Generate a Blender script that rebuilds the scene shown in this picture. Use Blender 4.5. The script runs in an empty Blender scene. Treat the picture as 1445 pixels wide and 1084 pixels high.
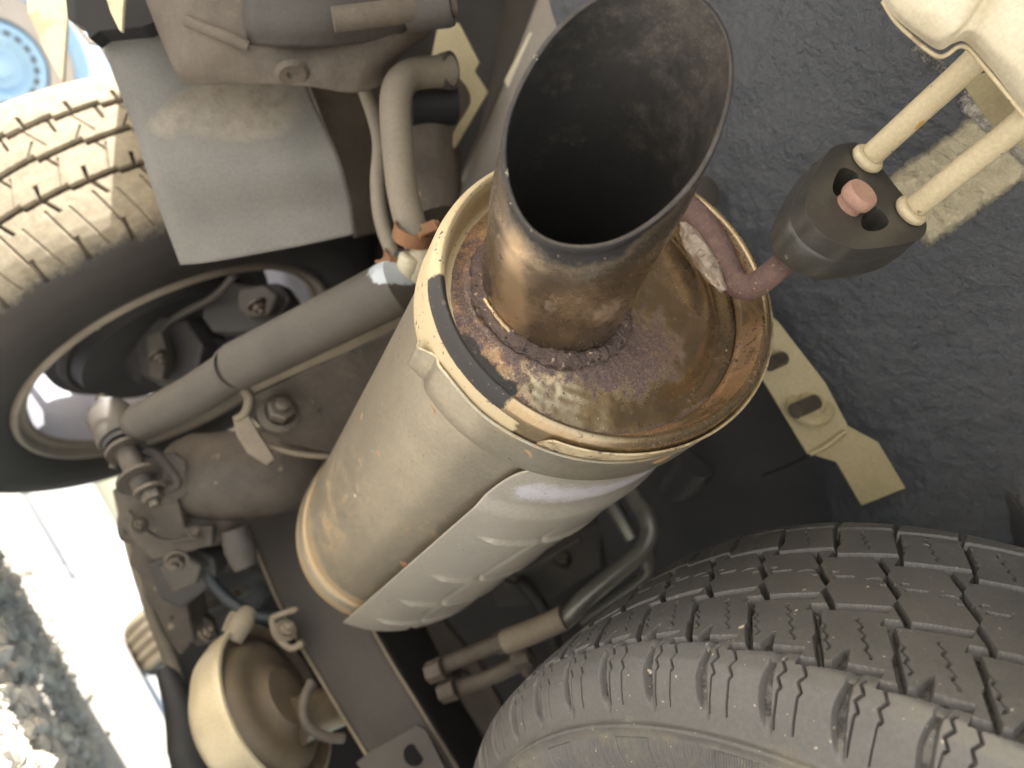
import bpy, bmesh, math, random
import numpy as np
from mathutils import Vector, Matrix, noise as mnoise
from mathutils.geometry import tessellate_polygon
random.seed(4); rng = np.random.default_rng(4)
S = bpy.context.scene
# ---------------------------------------------------------------- frame of reference
# the van's own axes (up, left, rear) seen from the camera; world X = right, Y = forward, Z = up
F = 1080.0; CX = 722.5; CY = 542.0; CAMH = 0.165
def nrm(v): v = np.array(v, float); return v/np.linalg.norm(v)
Lf = nrm((-.557, .808, -.193))
Up = np.array((.78, .415, -.478)); Up = nrm(Up - Lf*(Up@Lf))
Rr = nrm(np.cross(Up, Lf))
MW = np.array([-Lf, -Rr, Up])
def W(X): return np.asarray(X, float) @ MW.T + np.array((0, 0, CAMH))
def WD(d): return np.asarray(d, float) @ MW.T
def cam(px, py, d): return np.array([(px-CX)/F*d, -(py-CY)/F*d, -d])
def P(px, py, d): return W(cam(px, py, d))
def PW(px, py, d, r): return r*d/F            # a width in pixels at distance d, in metres
# ---------------------------------------------------------------- camera, world, sun
cd = bpy.data.cameras.new('camera'); co = bpy.data.objects.new('camera', cd); S.collection.objects.link(co)
m = Matrix([list(MW[0]), list(MW[1]), list(MW[2])]).to_4x4(); m.translation = Vector((0, 0, CAMH)); co.matrix_world = m
cd.sensor_width = 36; cd.lens = 36*F/1445; cd.clip_start = .02; cd.clip_end = 400
cd.dof.use_dof = True; cd.dof.focus_distance = .42; cd.dof.aperture_fstop = 5.8
S.camera = co
wd = bpy.data.worlds.new('World'); S.world = wd; wd.use_nodes = True
sun_dir = nrm((-.78, -.48, .40))
nt = wd.node_tree; bg = nt.nodes['Background']
sk = nt.nodes.new('ShaderNodeTexSky'); sk.sky_type = 'NISHITA'; sk.sun_disc = False
sk.sun_elevation = math.asin(sun_dir[2]); sk.sun_rotation = math.atan2(sun_dir[0], sun_dir[1])
sk.dust_density = 1.5; sk.air_density = 1.0
nt.links.new(sk.outputs[0], bg.inputs[0]); bg.inputs[1].default_value = .13
sl = bpy.data.lights.new('sun', 'SUN'); sl.energy = 5; sl.angle = math.radians(.6); sl.color = (1, .955, .89)
so = bpy.data.objects.new('sun', sl); S.collection.objects.link(so)
so.rotation_euler = Vector(sun_dir).to_track_quat('Z', 'Y').to_euler()
S.view_settings.view_transform = 'Standard'; S.view_settings.look = 'None'; S.view_settings.exposure = 2.05
S.cycles.max_bounces = 10; S.cycles.diffuse_bounces = 6; S.cycles.glossy_bounces = 4
# ---------------------------------------------------------------- materials
def mat(name, c1, c2=None, nscale=30, rough=.6, metal=0.0, bump=.15, bscale=120, bdist=.001, spots=None, contrast=.25,
        rvar=.1, attrs=None, aniso=None, spec=.5, dust=None, fine=None):
    """c1/c2: two tones mixed by noise. spots: (colour, scale, threshold). attrs: list of (attribute, colour, rough, metal, edge noise scale).
       dust: (colour, amount) settles on faces that look up or in patches"""
    mt = bpy.data.materials.new(name); mt.use_nodes = True; N = mt.node_tree.nodes; K = mt.node_tree.links
    b = N['Principled BSDF']; tc = N.new('ShaderNodeTexCoord'); vec = tc.outputs['Object']
    def noi(sc, det=6, rg=.6):
        n = N.new('ShaderNodeTexNoise'); n.inputs['Scale'].default_value = sc; n.inputs['Detail'].default_value = det
        n.inputs['Roughness'].default_value = rg; K.new(vec, n.inputs['Vector']); return n
    def ramp(src, a, bb):
        r = N.new('ShaderNodeMapRange'); r.inputs['From Min'].default_value = a; r.inputs['From Max'].default_value = bb
        K.new(src, r.inputs['Value']); return r.outputs[0]
    def mix(fac, A, B):
        x = N.new('ShaderNodeMix'); x.data_type = 'RGBA'
        if hasattr(fac, 'is_linked'): K.new(fac, x.inputs[0])
        else: x.inputs[0].default_value = fac
        for s, q in ((6, A), (7, B)):
            if hasattr(q, 'is_linked'): K.new(q, x.inputs[s])
            else: x.inputs[s].default_value = (*q, 1)
        return x.outputs[2]
    def mth(op, A, B=None):
        x = N.new('ShaderNodeMath'); x.operation = op; x.use_clamp = False
        for s, q in ((0, A), (1, B)):
            if q is None: continue
            if hasattr(q, 'is_linked'): K.new(q, x.inputs[s])
            else: x.inputs[s].default_value = q
        return x.outputs[0]
    c2 = c2 or tuple(v*.7 for v in c1)
    n1 = noi(nscale); col = mix(ramp(n1.outputs[0], .5-contrast, .5+contrast), c1, c2)
    n3 = noi(max(nscale*9, 420), 6, .7); col2 = mix(.24, col, mix(ramp(n3.outputs[0], .3, .7), tuple(v*.5 for v in c1), tuple(min(1, v*1.5) for v in c1))); col = col2
    rg = mth('ADD', mth('MULTIPLY', mth('SUBTRACT', n1.outputs[0], .5), rvar*2), rough); me = metal
    heights = [(noi(bscale, 5).outputs[0], 1.0), (noi(1100, 4, .7).outputs[0], .22)]
    if fine: heights.append((noi(fine[0], 4).outputs[0], fine[1]))
    def blend(f, v, cur):
        x = N.new('ShaderNodeMix'); x.data_type = 'FLOAT'; K.new(f, x.inputs[0])
        for s, q in ((2, cur), (3, v)):
            if hasattr(q, 'is_linked'): K.new(q, x.inputs[s])
            else: x.inputs[s].default_value = q
        return x.outputs[0]
    for (an, ac, ar, am, es, *ww) in (attrs or []):
        a = N.new('ShaderNodeAttribute'); a.attribute_name = an
        nn = noi(es, 7, .72)
        n5 = noi(es*4.5, 6, .75); na_ = mth('ADD', mth('MULTIPLY', mth('SUBTRACT', nn.outputs[0], .5), .75), mth('MULTIPLY', mth('SUBTRACT', n5.outputs[0], .5), .85)); wd_ = ww[0] if ww else (.22 if am >= .6 else .09)
        f = ramp(mth('ADD', a.outputs['Fac'], na_), .5-wd_, .5+wd_)
        if isinstance(ac[0], tuple):
            nb = noi(es*2.3, 6, .7); ac2 = mix(ramp(nb.outputs[0], .38, .62), ac[0], ac[1]); ac2 = mix(mth('MULTIPLY', ramp(noi(700, 5, .8).outputs[0], .52, .66), .55 if am > .1 else .15), ac2, tuple(min(1, v*2.6+.03) for v in ac[0]))
        else: ac2 = ac
        col = mix(f, col, ac2); rg = blend(f, ar, rg); me = blend(f, am, me)
        heights.append((mth('MULTIPLY', f, noi(es*3, 4).outputs[0]), 1.6))
    for (sc_, sscale, th) in (spots or []):
        v = noi(sscale, 3, .5); f = ramp(v.outputs[0], th, th+.03)
        col = mix(f, col, sc_); rg = blend(f, .8, rg); me = blend(f, 0.0, me)
    if dust:
        g = N.new('ShaderNodeNewGeometry'); sp = N.new('ShaderNodeSeparateXYZ'); K.new(g.outputs['Normal'], sp.inputs[0])
        f = mth('MULTIPLY', ramp(mth('ADD', sp.outputs[2], mth('MULTIPLY', noi(25).outputs[0], 1.2)), .1, 1.6), dust[1])
        col = mix(f, col, dust[0])
    K.new(col, b.inputs['Base Color']); K.new(rg, b.inputs['Roughness'])
    if hasattr(me, 'is_linked'): K.new(me, b.inputs['Metallic'])
    else: b.inputs['Metallic'].default_value = me
    b.inputs['Specular IOR Level'].default_value = spec
    h = None
    for hh, wgt in heights:
        t = mth('MULTIPLY', hh, wgt); h = t if h is None else mth('ADD', h, t)
    bp = N.new('ShaderNodeBump'); bp.inputs['Strength'].default_value = bump; bp.inputs['Distance'].default_value = bdist
    K.new(h, bp.inputs['Height']); K.new(bp.outputs[0], b.inputs['Normal'])
    return mt
M = {}
M['shell'] = mat('muffler_shell_steel', (.40, .355, .275), (.25, .225, .18), 16, .36, .65, .14, 160, spots=[((.40, .22, .10), 45, .69), ((.16, .12, .08), 300, .70), ((.75, .68, .55), 70, .74)],
                 attrs=[('tan', (.36, .275, .17), .5, .3, 60)])
M['shield'] = mat('heat_shield_steel', (.42, .385, .33), (.31, .285, .25), 14, .45, .35, .12, 200, spots=[((.2, .15, .1), 190, .73)],
                  attrs=[('pale', (.54, .53, .57), .45, .2, 150, .16)])
M['plate'] = mat('heat_tinted_end_plate', (.46, .35, .215), (.28, .21, .135), 16, .27, .85, .10, 260, attrs=[
    ('orange', ((.38, .215, .10), (.27, .17, .11)), .6, .3, 170), ('rust', ((.17, .115, .095), (.080, .062, .066)), .62, .25, 260),
    ('black', (.022, .021, .020), .6, 0, 50), ('cream', (.50, .41, .26), .55, .1, 60)], spots=[((.10, .07, .08), 170, .675), ((.13, .08, .06), 430, .67), ((.66, .52, .36), 330, .735)])
M['pipe'] = mat('sooty_tailpipe_steel', (.26, .20, .14), (.12, .105, .085), 26, .27, .85, .14, 150, attrs=[
    ('rust', ((.17, .10, .07), (.09, .07, .08)), .7, .2, 140), ('gold_reflection', (.52, .38, .245), .30, .8, 45, .35), ('soot_and_reflection', (.012, .011, .011), .5, .0, 90, .2)],
    spots=[((.55, .42, .28), 300, .73), ((.06, .04, .04), 160, .69), ((.07, .045, .04), 380, .69)])
M['inner'] = mat('soot_lining', (.016, .015, .014), (.008, .008, .008), 40, .62, .0, .3, 130, attrs=[('bore_light', ((.13, .11, .09), (.045, .04, .036)), .45, .25, 30, .4)])  # second tone is light on the bore wall, put into the colour
M['weld'] = mat('crusty_weld', (.24, .185, .16), (.085, .065, .07), 120, .38, .6, 1.0, 300, .004, spots=[((.50, .36, .25), 260, .64), ((.04, .03, .03), 200, .66)])
M['rod'] = mat('rusty_hanger_rod', (.22, .135, .115), (.12, .08, .075), 110, .7, .2, 1.0, 420, .002, spots=[((.38, .27, .22), 300, .66)], attrs=[('weldy', ((.50, .40, .30), (.22, .15, .14)), .6, .3, 120)])
M['pin'] = mat('rust_pink_pin', (.44, .27, .20), (.34, .19, .15), 60, .8, .0, .3, 400)
M['rubber'] = mat('hanger_rubber', (.060, .057, .05), (.040, .038, .034), 60, .36, 0, .12, 260, spots=[((.16, .15, .12), 210, .72)])
M['cream'] = mat('cream_body_paint', (.62, .53, .35), (.54, .45, .29), 12, .38, 0, .06, 90, spots=[((.50, .33, .12), 60, .69), ((.30, .22, .13), 150, .70), ((.42, .34, .22), 22, .60)])
M['creamw'] = mat('pale_cream_body_paint', (.66, .60, .46), (.60, .53, .38), 9, .36, 0, .06, 60, spots=[((.5, .36, .12), 40, .76)])
M['putty'] = mat('khaki_primer_paint', (.42, .36, .215), (.34, .29, .17), 14, .5, 0, .1, 200, spots=[((.2, .16, .09), 120, .72)])
M['under'] = mat('dark_underseal', (.084, .091, .104), (.052, .058, .070), 7, .23, 0, .75, 190, .0040, fine=(75, 1.2), spots=[((.3, .2, .1), 32, .775)],
                 attrs=[('cream', ((.56, .50, .35), (.46, .41, .28)), .6, 0, 60, .20), ('white', ((.62, .58, .5), (.3, .28, .25)), .6, 0, 120)])
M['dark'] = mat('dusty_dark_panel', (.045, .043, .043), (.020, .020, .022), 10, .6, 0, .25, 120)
M['black'] = mat('shade_and_plastic_black', (.007, .007, .009), (.005, .005, .006), 10, .7, 0, .1, 100)  # near-black colour stands for shade in gaps and holes; also black plastic
M['grime'] = mat('road_grime', (.135, .110, .086), (.050, .042, .036), 26, .7, 0, .5, 150, .002, spots=[((.25, .2, .15), 60, .72)])
M['grime_shade'] = mat('shaded_road_grime', (.088, .073, .060), (.030, .026, .023), 34, .62, 0, .6, 150, .002, spots=[((.2, .165, .125), 75, .70), ((.02, .018, .016), 40, .68)])  # road grime in a darker copy, deeper shadow put into the colour
M['grimem'] = mat('dusty_bracket_edge', (.20, .168, .125), (.10, .083, .065), 24, .7, 0, .4, 150, .002)
M['grimel'] = mat('pale_road_dust', (.27, .225, .165), (.15, .125, .095), 14, .75, 0, .3, 150, .002)
M['beam'] = mat('dusty_grey_beam', (.066, .060, .053), (.042, .038, .034), 14, .65, 0, .3, 180, .002)
M['rail'] = mat('grey_chassis_rail', (.33, .30, .27), (.27, .245, .215), 14, .65, 0, .15, 200)
M['flap'] = mat('dusty_rubber_flap', (.150, .145, .132), (.085, .083, .077), 9, .55, 0, .35, 90, attrs=[('mud', ((.235, .21, .17), (.15, .13, .105)), .9, 0, 35, .30)])
M['shock'] = mat('dusty_shock_paint', (.078, .068, .058), (.044, .039, .034), 14, .6, 0, .12, 200, attrs=[('pale', (.42, .46, .5), .5, 0, 30)])  # pale attribute: sun highlight painted on the damper end
M['pipeg'] = mat('grey_coated_pipe', (.20, .205, .185), (.15, .15, .135), 20, .32, .4, .08, 200)
M['rust'] = mat('rusty_clamp', (.26, .13, .065), (.17, .09, .05), 60, .75, .2, .4, 300)
M['nylon'] = mat('cream_nylon', (.68, .63, .47), None, 20, .5, 0, .05, 100, contrast=.6)
M['tyre'] = mat('black_tyre_rubber', (.100, .098, .094), (.062, .061, .059), 18, .42, 0, .22, 330, .0008, fine=(900, .35),
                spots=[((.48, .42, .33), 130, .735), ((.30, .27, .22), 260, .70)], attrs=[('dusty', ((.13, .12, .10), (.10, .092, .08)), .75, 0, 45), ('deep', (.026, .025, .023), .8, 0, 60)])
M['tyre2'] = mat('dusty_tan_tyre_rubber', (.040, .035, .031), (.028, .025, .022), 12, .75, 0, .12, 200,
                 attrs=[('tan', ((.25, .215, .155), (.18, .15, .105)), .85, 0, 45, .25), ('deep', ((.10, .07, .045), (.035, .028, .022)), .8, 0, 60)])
M['rim'] = mat('dusty_wheel_steel', (.36, .31, .25), (.24, .20, .16), 20, .6, .2, .2, 160)
M['barrel'] = mat('silver_wheel_barrel', (.62, .62, .68), (.5, .5, .56), 12, .5, .2, .08, 100)
M['blue'] = mat('pale_blue_wheel_paint', (.20, .33, .48), (.27, .40, .52), 14, .5, 0, .05, 90)
M['concrete'] = mat('pale_concrete', (.62, .59, .54), (.52, .49, .44), 6, .9, 0, .6, 60, .003, fine=(240, .5), spots=[((.30, .26, .2), 45, .70), ((.2, .17, .13), 130, .71)])
M['soil'] = mat('gritty_soil', (.50, .45, .38), (.32, .28, .23), 20, .95, 0, .8, 150, .004)
M['stone'] = mat('grey_gravel_stone', (.72, .66, .57), (.34, .30, .26), 30, .9, 0, .5, 200)
M['cat'] = mat('cream_canister_steel', (.52, .45, .31), (.36, .30, .20), 12, .42, .3, .08, 120)
M['catface'] = mat('brown_canister_plate', (.19, .15, .105), (.10, .078, .058), 26, .5, .3, .4, 160)
M['bolt'] = mat('dull_bolt_steel', (.13, .11, .09), (.08, .07, .06), 60, .5, .5, .3, 300)
M['hose'] = mat('blue_grey_hose', (.020, .027, .034), (.014, .019, .024), 30, .5, 0, .1, 200)
M['tubedust'] = mat('dusty_filler_hose', (.22, .19, .145), (.12, .105, .085), 16, .65, 0, .15, 160, spots=[((.6, .56, .48), 60, .75)])
# ---------------------------------------------------------------- mesh helpers
def tag(o, label=None, cat=None, group=None, kind=None):
    if label: o['label'] = label
    if cat: o['category'] = cat
    if group: o['group'] = group
    if kind: o['kind'] = kind
    return o
def thing(name, loc, label, cat, group=None):
    o = bpy.data.objects.new(name, None); S.collection.objects.link(o); o.location = Vector([float(v) for v in loc]); o.empty_display_size = .05
    return tag(o, label, cat, group)
def mesh(name, V, Fc, mt, parent=None, smooth=True, attrs=None, bevel=0, solid=0, subsurf=0, angle=40, mats=None):
    V = np.asarray(V, float)
    root = parent
    off = np.zeros(3)
    while root is not None: off = off + np.array(root.location); root = root.parent
    if parent is None:
        ctr = (V.min(0)+V.max(0))/2; base = ctr.copy()
    else: base = off*0
    me = bpy.data.meshes.new(name)
    if isinstance(Fc, np.ndarray):
        Vl = V - (base if parent is None else off)
        n = len(Fc); k = Fc.shape[1]
        me.vertices.add(len(Vl)); me.vertices.foreach_set('co', Vl.astype(np.float32).ravel())
        me.loops.add(n*k); me.loops.foreach_set('vertex_index', Fc.astype(np.int32).ravel())
        me.polygons.add(n); me.polygons.foreach_set('loop_start', (np.arange(n)*k).astype(np.int32)); me.polygons.foreach_set('loop_total', np.full(n, k, np.int32))
        me.update(calc_edges=True); me.validate()
    else:
        me.from_pydata([tuple(v) for v in (V - (base if parent is None else off))], [], [tuple(f) for f in Fc])
    for an, vals in (attrs or {}).items():
        a = me.attributes.new(an, 'FLOAT', 'POINT'); a.data.foreach_set('value', np.asarray(vals, np.float32))
    me.materials.append(M[mt] if isinstance(mt, str) else mt)
    if mats:
        for q in mats: me.materials.append(M[q])
    bm = bmesh.new(); bm.from_mesh(me)
    if len(bm.verts) < 60000: bmesh.ops.recalc_face_normals(bm, faces=bm.faces)
    bm.to_mesh(me); bm.free()
    me.polygons.foreach_set('use_smooth', [smooth]*len(me.polygons))
    if smooth:
        try: me.set_sharp_from_angle(angle=math.radians(angle))
        except Exception: pass
    o = bpy.data.objects.new(name, me); S.collection.objects.link(o)
    if parent is None: o.location = Vector([float(v) for v in base])
    else: o.parent = parent
    if solid:
        md = o.modifiers.new('s', 'SOLIDIFY'); md.thickness = solid; md.offset = 0
    if bevel:
        md = o.modifiers.new('b', 'BEVEL'); md.width = bevel; md.segments = 2; md.limit_method = 'ANGLE'
    if subsurf:
        md = o.modifiers.new('d', 'SUBSURF'); md.levels = subsurf; md.render_levels = subsurf
    return o
def grid_faces(nu, nv, cu=False, cv=False):
    i = np.arange(nu if cu else nu-1)[:, None]; j = np.arange(nv if cv else nv-1)[None, :]
    a = i*nv+j; b = ((i+1) % nu)*nv+j; c = ((i+1) % nu)*nv+(j+1) % nv; d = i*nv+(j+1) % nv
    return np.stack([a+0*b, b+0*a, c, d], -1).reshape(-1, 4)
def catmull(pts, n):
    pts = [np.asarray(p, float) for p in pts]; k = len(pts)
    if k == 2: return [pts[0]+(pts[1]-pts[0])*t/n for t in range(n+1)]
    out = []
    for i in range(k-1):
        p0 = pts[i-1] if i else 2*pts[0]-pts[1]; p1, p2 = pts[i], pts[i+1]; p3 = pts[i+2] if i+2 < k else 2*pts[-1]-pts[-2]
        for t in range(n):
            t /= n; out.append(.5*((2*p1)+(p2-p0)*t+(2*p0-5*p1+4*p2-p3)*t*t+(3*p1-p0-3*p2+p3)*t**3))
    out.append(pts[-1]); return out
def basis(ax):
    ax = nrm(ax); t = np.array([0.3, 0.5, 0.8]); a = nrm(np.cross(ax, t)); b = np.cross(ax, a); return ax, a, b
def tube_data(path, rad, seg=20, closed_ends=True, n=8):
    pts = catmull(path, n) if n > 1 else [np.asarray(p, float) for p in path]
    rs = rad if hasattr(rad, '__len__') else [rad]*len(path)
    rr = np.interp(np.linspace(0, 1, len(pts)), np.linspace(0, 1, len(rs)), rs)
    pts = np.array(pts); T = np.gradient(pts, axis=0); T /= np.linalg.norm(T, axis=1)[:, None]
    _, a, b = basis(T[0]); V = []
    for i in range(len(pts)):
        a = nrm(a-T[i]*(a@T[i])); b = np.cross(T[i], a)
        for k in range(seg):
            t = 2*math.pi*k/seg; V.append(pts[i]+rr[i]*(math.cos(t)*a+math.sin(t)*b))
    Fc = grid_faces(len(pts), seg, False, True).tolist()
    if closed_ends:
        nV = len(V); V.append(pts[0]); V.append(pts[-1]); L0 = (len(pts)-1)*seg
        for k in range(seg):
            Fc.append([nV, (k+1) % seg, k]); Fc.append([nV+1, L0+k, L0+(k+1) % seg])
    return V, Fc
def tube(name, path, rad, mt, parent=None, seg=20, n=8, px=True, **kw):
    """path of (px, py, distance) seen points or world points"""
    pts = [P(*p) for p in path] if px else path
    V, Fc = tube_data(pts, rad, seg, True, n)
    return mesh(name, V, Fc, mt, parent, **kw)
def lathe(name, c, axis, prof, mt, parent=None, seg=48, cw=True, oval=None, **kw):
    """c, axis in world; prof = list of (distance along axis, radius)"""
    ax, a, b = basis(axis); V = []
    for s, r in prof:
        for k in range(seg):
            t = 2*math.pi*k/seg; V.append(np.asarray(c)+ax*s+r*(math.cos(t)*a+math.sin(t)*b))
    Fc = grid_faces(len(prof), seg, False, True).tolist()
    return mesh(name, V, Fc, mt, parent, **kw)
def loft(name, rows, mt, parent=None, n=6, solid=.0015, px=True, fn=None, attrfn=None, bump=0, **kw):
    """a sheet through rows of seen points (px, py, distance)"""
    R = [[P(*p) for p in r] if px else [np.asarray(p) for p in r] for r in rows]
    R = [catmull(r, n) for r in R]; cols = list(zip(*R)); cols = [catmull(list(c), n) for c in cols]
    G = np.array(cols).transpose(1, 0, 2); nu, nv = G.shape[:2]; V = G.reshape(-1, 3)
    if fn is not None: V = fn(V, G)
    at = attrfn(V) if attrfn else None
    return mesh(name, V, grid_faces(nu, nv), mt, parent, solid=solid, attrs=at, **kw)
def project(Wp):
    X = (np.asarray(Wp)-np.array((0, 0, CAMH))) @ MW
    return CX+F*X[:, 0]/-X[:, 2], CY-F*X[:, 1]/-X[:, 2]
def prism(name, outline, ext, mt, parent=None, holes=(), bevel=.0008, smooth=False, **kw):
    """outline: list of world points in a plane; ext: world vector"""
    loops = [list(outline)]+[list(h) for h in holes]
    allp = [Vector([float(x) for x in p]) for l in loops for p in l]
    tri = tessellate_polygon([[Vector([float(x) for x in p]) for p in l] for l in loops])
    n = len(allp); V = [np.array(p) for p in allp]+[np.array(p)+np.asarray(ext) for p in allp]
    Fc = [list(t) for t in tri]+[[t[2]+n, t[1]+n, t[0]+n] for t in tri]; o = 0
    for l in loops:
        k = len(l)
        for i in range(k):
            j = (i+1) % k; Fc.append([o+i, o+j, o+j+n, o+i+n])
        o += k
    ob = mesh(name, V, Fc, mt, parent, smooth=smooth, bevel=bevel, **kw)
    return ob
def plate(name, outline, ext_depth, mt, parent=None, **kw):
    """flat panel through seen points, made thick away from the camera along its own normal"""
    pts = [P(*p) for p in outline]; A = np.array(pts); ctr = A.mean(0); _, _, vt = np.linalg.svd(A-ctr); n = vt[2]
    A = [p - n*((p-ctr)@n) for p in A]
    view = ctr-np.array((0, 0, CAMH))
    if n@view < 0: n = -n
    return prism(name, A, n*ext_depth, mt, parent, **kw)
def disc_axis(px, py, mdir, ratio):
    """axis (world, towards the camera) of a circle seen at px,py whose short diameter runs along mdir (right, up) with this short/long ratio"""
    t = nrm(-cam(px, py, 1)); m_ = np.array([mdir[0], mdir[1], 0.]); m_ = nrm(m_-t*(m_@t))
    return WD(ratio*t+math.sqrt(1-ratio*ratio)*m_)
def box(name, c, axes, half, mt, parent=None, bevel=.002, **kw):
    V = []; A = [nrm(a) for a in axes]
    for i in (-1, 1):
        for j in (-1, 1):
            for k in (-1, 1): V.append(np.asarray(c)+A[0]*i*half[0]+A[1]*j*half[1]+A[2]*k*half[2])
    Fc = [[0, 1, 3, 2], [4, 6, 7, 5], [0, 4, 5, 1], [2, 3, 7, 6], [0, 2, 6, 4], [1, 5, 7, 3]]
    return mesh(name, V, Fc, mt, parent, smooth=False, bevel=bevel, **kw)
def bolt(parent, px, py, d, axis, r, mt='bolt', shank=.6, name='bolt'):
    c = P(px, py, d); ax, a, b = basis(axis)
    o = lathe(name, c, axis, [(0, 0), (0, r*1.5), (r*.3, r*1.5), (r*.35, r*1.05)], mt, parent, seg=28)
    V = []; Fc = []
    for s in (r*.3, r*1.2):
        for k in range(6):
            t = math.pi*k/3; V.append(c+ax*s+r*(math.cos(t)*a+math.sin(t)*b))
    for k in range(6): Fc.append([k, (k+1) % 6, 6+(k+1) % 6, 6+k])
    Fc.append([6, 7, 8, 9, 10, 11]); mesh('bolt_head', V, Fc, mt, o if o.parent is None or o.parent.parent is None else parent, smooth=False, bevel=r*.12)
    if shank:
        lathe('bolt_shank', c, axis, [(r*1.2, r*.5), (r*(1.2+shank), r*.5), (r*(1.25+shank), r*.4), (r*(1.25+shank), 0)], mt, o if o.parent is None or o.parent.parent is None else parent, seg=16)
    return o
def fbm(V, sc, seed=0.0, oct=3):
    out = np.zeros(len(V))
    for i, p in enumerate(V): out[i] = mnoise.fractal(Vector((p[0]*sc+seed, p[1]*sc+seed*2, p[2]*sc)), .8, 2.0, oct)
    return out
# ================================================================ MUFFLER
mc = np.array([.0601, .0561, -.4469]); mv = np.array([-.16, -.19, -.32]); MA, MB, MTH, MLEN = .0984, .1229, 2.2351, .405
max_, me1, me2 = basis(mv); mu = math.cos(MTH)*me1+math.sin(MTH)*me2; mw = np.cross(max_, mu)
def mp(k, phi, s): 
    return mc+max_*s+k*MA*math.cos(phi)*mu+k*MB*math.sin(phi)*mw
def find_phi(px, py, s, k):
    ph = np.linspace(0, 2*math.pi, 1441); X = np.array([mp(k, p, s) for p in ph])
    x = CX+F*X[:, 0]/-X[:, 2]; y = CY-F*X[:, 1]/-X[:, 2]; return ph[np.argmin((x-px)**2+(y-py)**2)]
mroot = thing('muffler', W(mc+max_*.2), 'dusty oval exhaust silencer with rust-stained end plate and sooty slash-cut tailpipe', 'muffler')
SEG = 220
def ring_mesh(name, prof, mt, parent, wob=0, attrfn=None, phis=None, fn=None, **kw):
    phs = np.linspace(0, 2*math.pi, SEG, endpoint=False) if phis is None else phis
    V = []; meta = []
    for s, k in prof:
        for p in phs:
            kk, ss = (k, s)
            if fn: kk, ss = fn(k, s, p)
            V.append(mp(kk, p, ss)); meta.append((p, s, k))
    V = W(np.array(V)); meta = np.array(meta)
    at = attrfn(V, meta) if attrfn else None
    return mesh(name, V, grid_faces(len(prof), len(phs), False, phis is None), mt, parent, attrs=at, **kw)
def shell_fn(k, s, p):
    d = .004*mnoise.noise(Vector((math.cos(p)*1.3, math.sin(p)*1.3, s*9)))
    return k+d, s
prof = [(.030, .960)]+[(s, .950) for s in np.linspace(.034, .372, 60)]+[(.374, .950), (.376, .972)]
def shell_attr(V, mt_):
    s = mt_[:, 1]; return {'tan': .95*np.exp(-((s-.374)/.012)**2)+.27+.26*fbm(V, 12, 3.)}
ring_mesh('shell', prof, 'shell', mroot, attrfn=shell_attr, fn=shell_fn)
ring_mesh('far_cap', [(.376, .972), (.380, .985), (.396, .985), (.404, .975), (.407, .94), (.403, .90), (.398, .80), (.402, .4), (.402, .0)], 'shell', mroot,
          attrfn=lambda V, m_: {'tan': .35+.5*(m_[:, 2] > .96)*(m_[:, 1] > .394)})
# near cap bead
ph_b0 = find_phi(612, 395, 0, .97); ph_b1 = find_phi(722, 560, 0, .97)
def angd(p, a, b):
    """1 inside the arc a..b (short way), soft ends"""
    mid = math.atan2(math.sin(a)+math.sin(b), math.cos(a)+math.cos(b)); hw = abs(math.atan2(math.sin(b-a), math.cos(b-a)))/2
    d = np.abs(np.arctan2(np.sin(p-mid), np.cos(p-mid))); return np.clip((hw-d)/.10+.5, 0, 1)
ph_top = find_phi(640, 290, 0, .97)
def bead_attr(V, m_):
    p, s, k = m_.T
    bl = angd(p, ph_b0, ph_b1)*(s < .0005)*1.0; up = angd(p, find_phi(735, 235, 0, .97), find_phi(605, 400, 0, .97))
    low = np.maximum(angd(p, find_phi(735, 600, 0, .97), find_phi(1080, 520, 0, .97)), angd(p, find_phi(1000, 610, 0, .97), find_phi(1040, 345, 0, .97)))
    px, py = project(V)
    return {'black': .95*bl, 'cream': up*.9*(k > .9)+.80*(s > .0005)*(1-low), 'rust': .12*low*(k < .97)+.16+.22*fbm(V, 30, 4.), 'orange': .12*low+.22*(k < .93)+.15+.2*fbm(V, 25, 8.)}
bead = [(.028, .975), (.026, .992), (.002, .998), (-.003, .992), (-.0065, .975), (-.008, .955), (-.0065, .935), (-.002, .915), (.005, .900), (.010, .885), (.0115, .868), (.0105, .85)]
bs = np.array(bead); tt = np.linspace(0, len(bead)-1, 40); bead2 = list(zip(np.interp(tt, range(len(bead)), bs[:, 0]), np.interp(tt, range(len(bead)), bs[:, 1])))
ring_mesh('rolled_rim', bead2, 'plate', mroot, attrfn=bead_attr, angle=60)
# end plate: pressed dish with a raised collar round the pipe
pu, pw, PR = -.01296, .04232, .0389
B0 = mc + mu*pu + mw*pw
pd = nrm((.2004, .6238, 1.)); _, pa, pb = basis(pd); PL, PAL, PBE, PRO = .1206, .0322, -.0207, .0438
def plate_s(x, y):
    k = math.hypot(x/MA, y/MB); r = math.hypot(x-pu, y-pw)
    s = .0105 - .010*(1-np.clip((k-.45)/.40, 0, 1)**1.6) 
    s += .009*math.exp(-((k-.74)/.085)**2)*max(0., math.cos(math.atan2(y/MB, x/MA)+.9))      # pressed valley on the open side
    s -= .006*math.exp(-max(0., (r-PR)/.008)**2)+.0022*math.exp(-((r-PR-.011)/.003)**2)*max(0., math.cos(math.atan2(y-pw, x-pu)-1.35))
    s += .0006*mnoise.noise(Vector((x*70, y*70, 0)))+.0009*mnoise.noise(Vector((x*240, y*240, 3)))*math.exp(-max(0, r-PR)/.02)
    return s
V = []; NR, NA = 160, 520; pm = []
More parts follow.
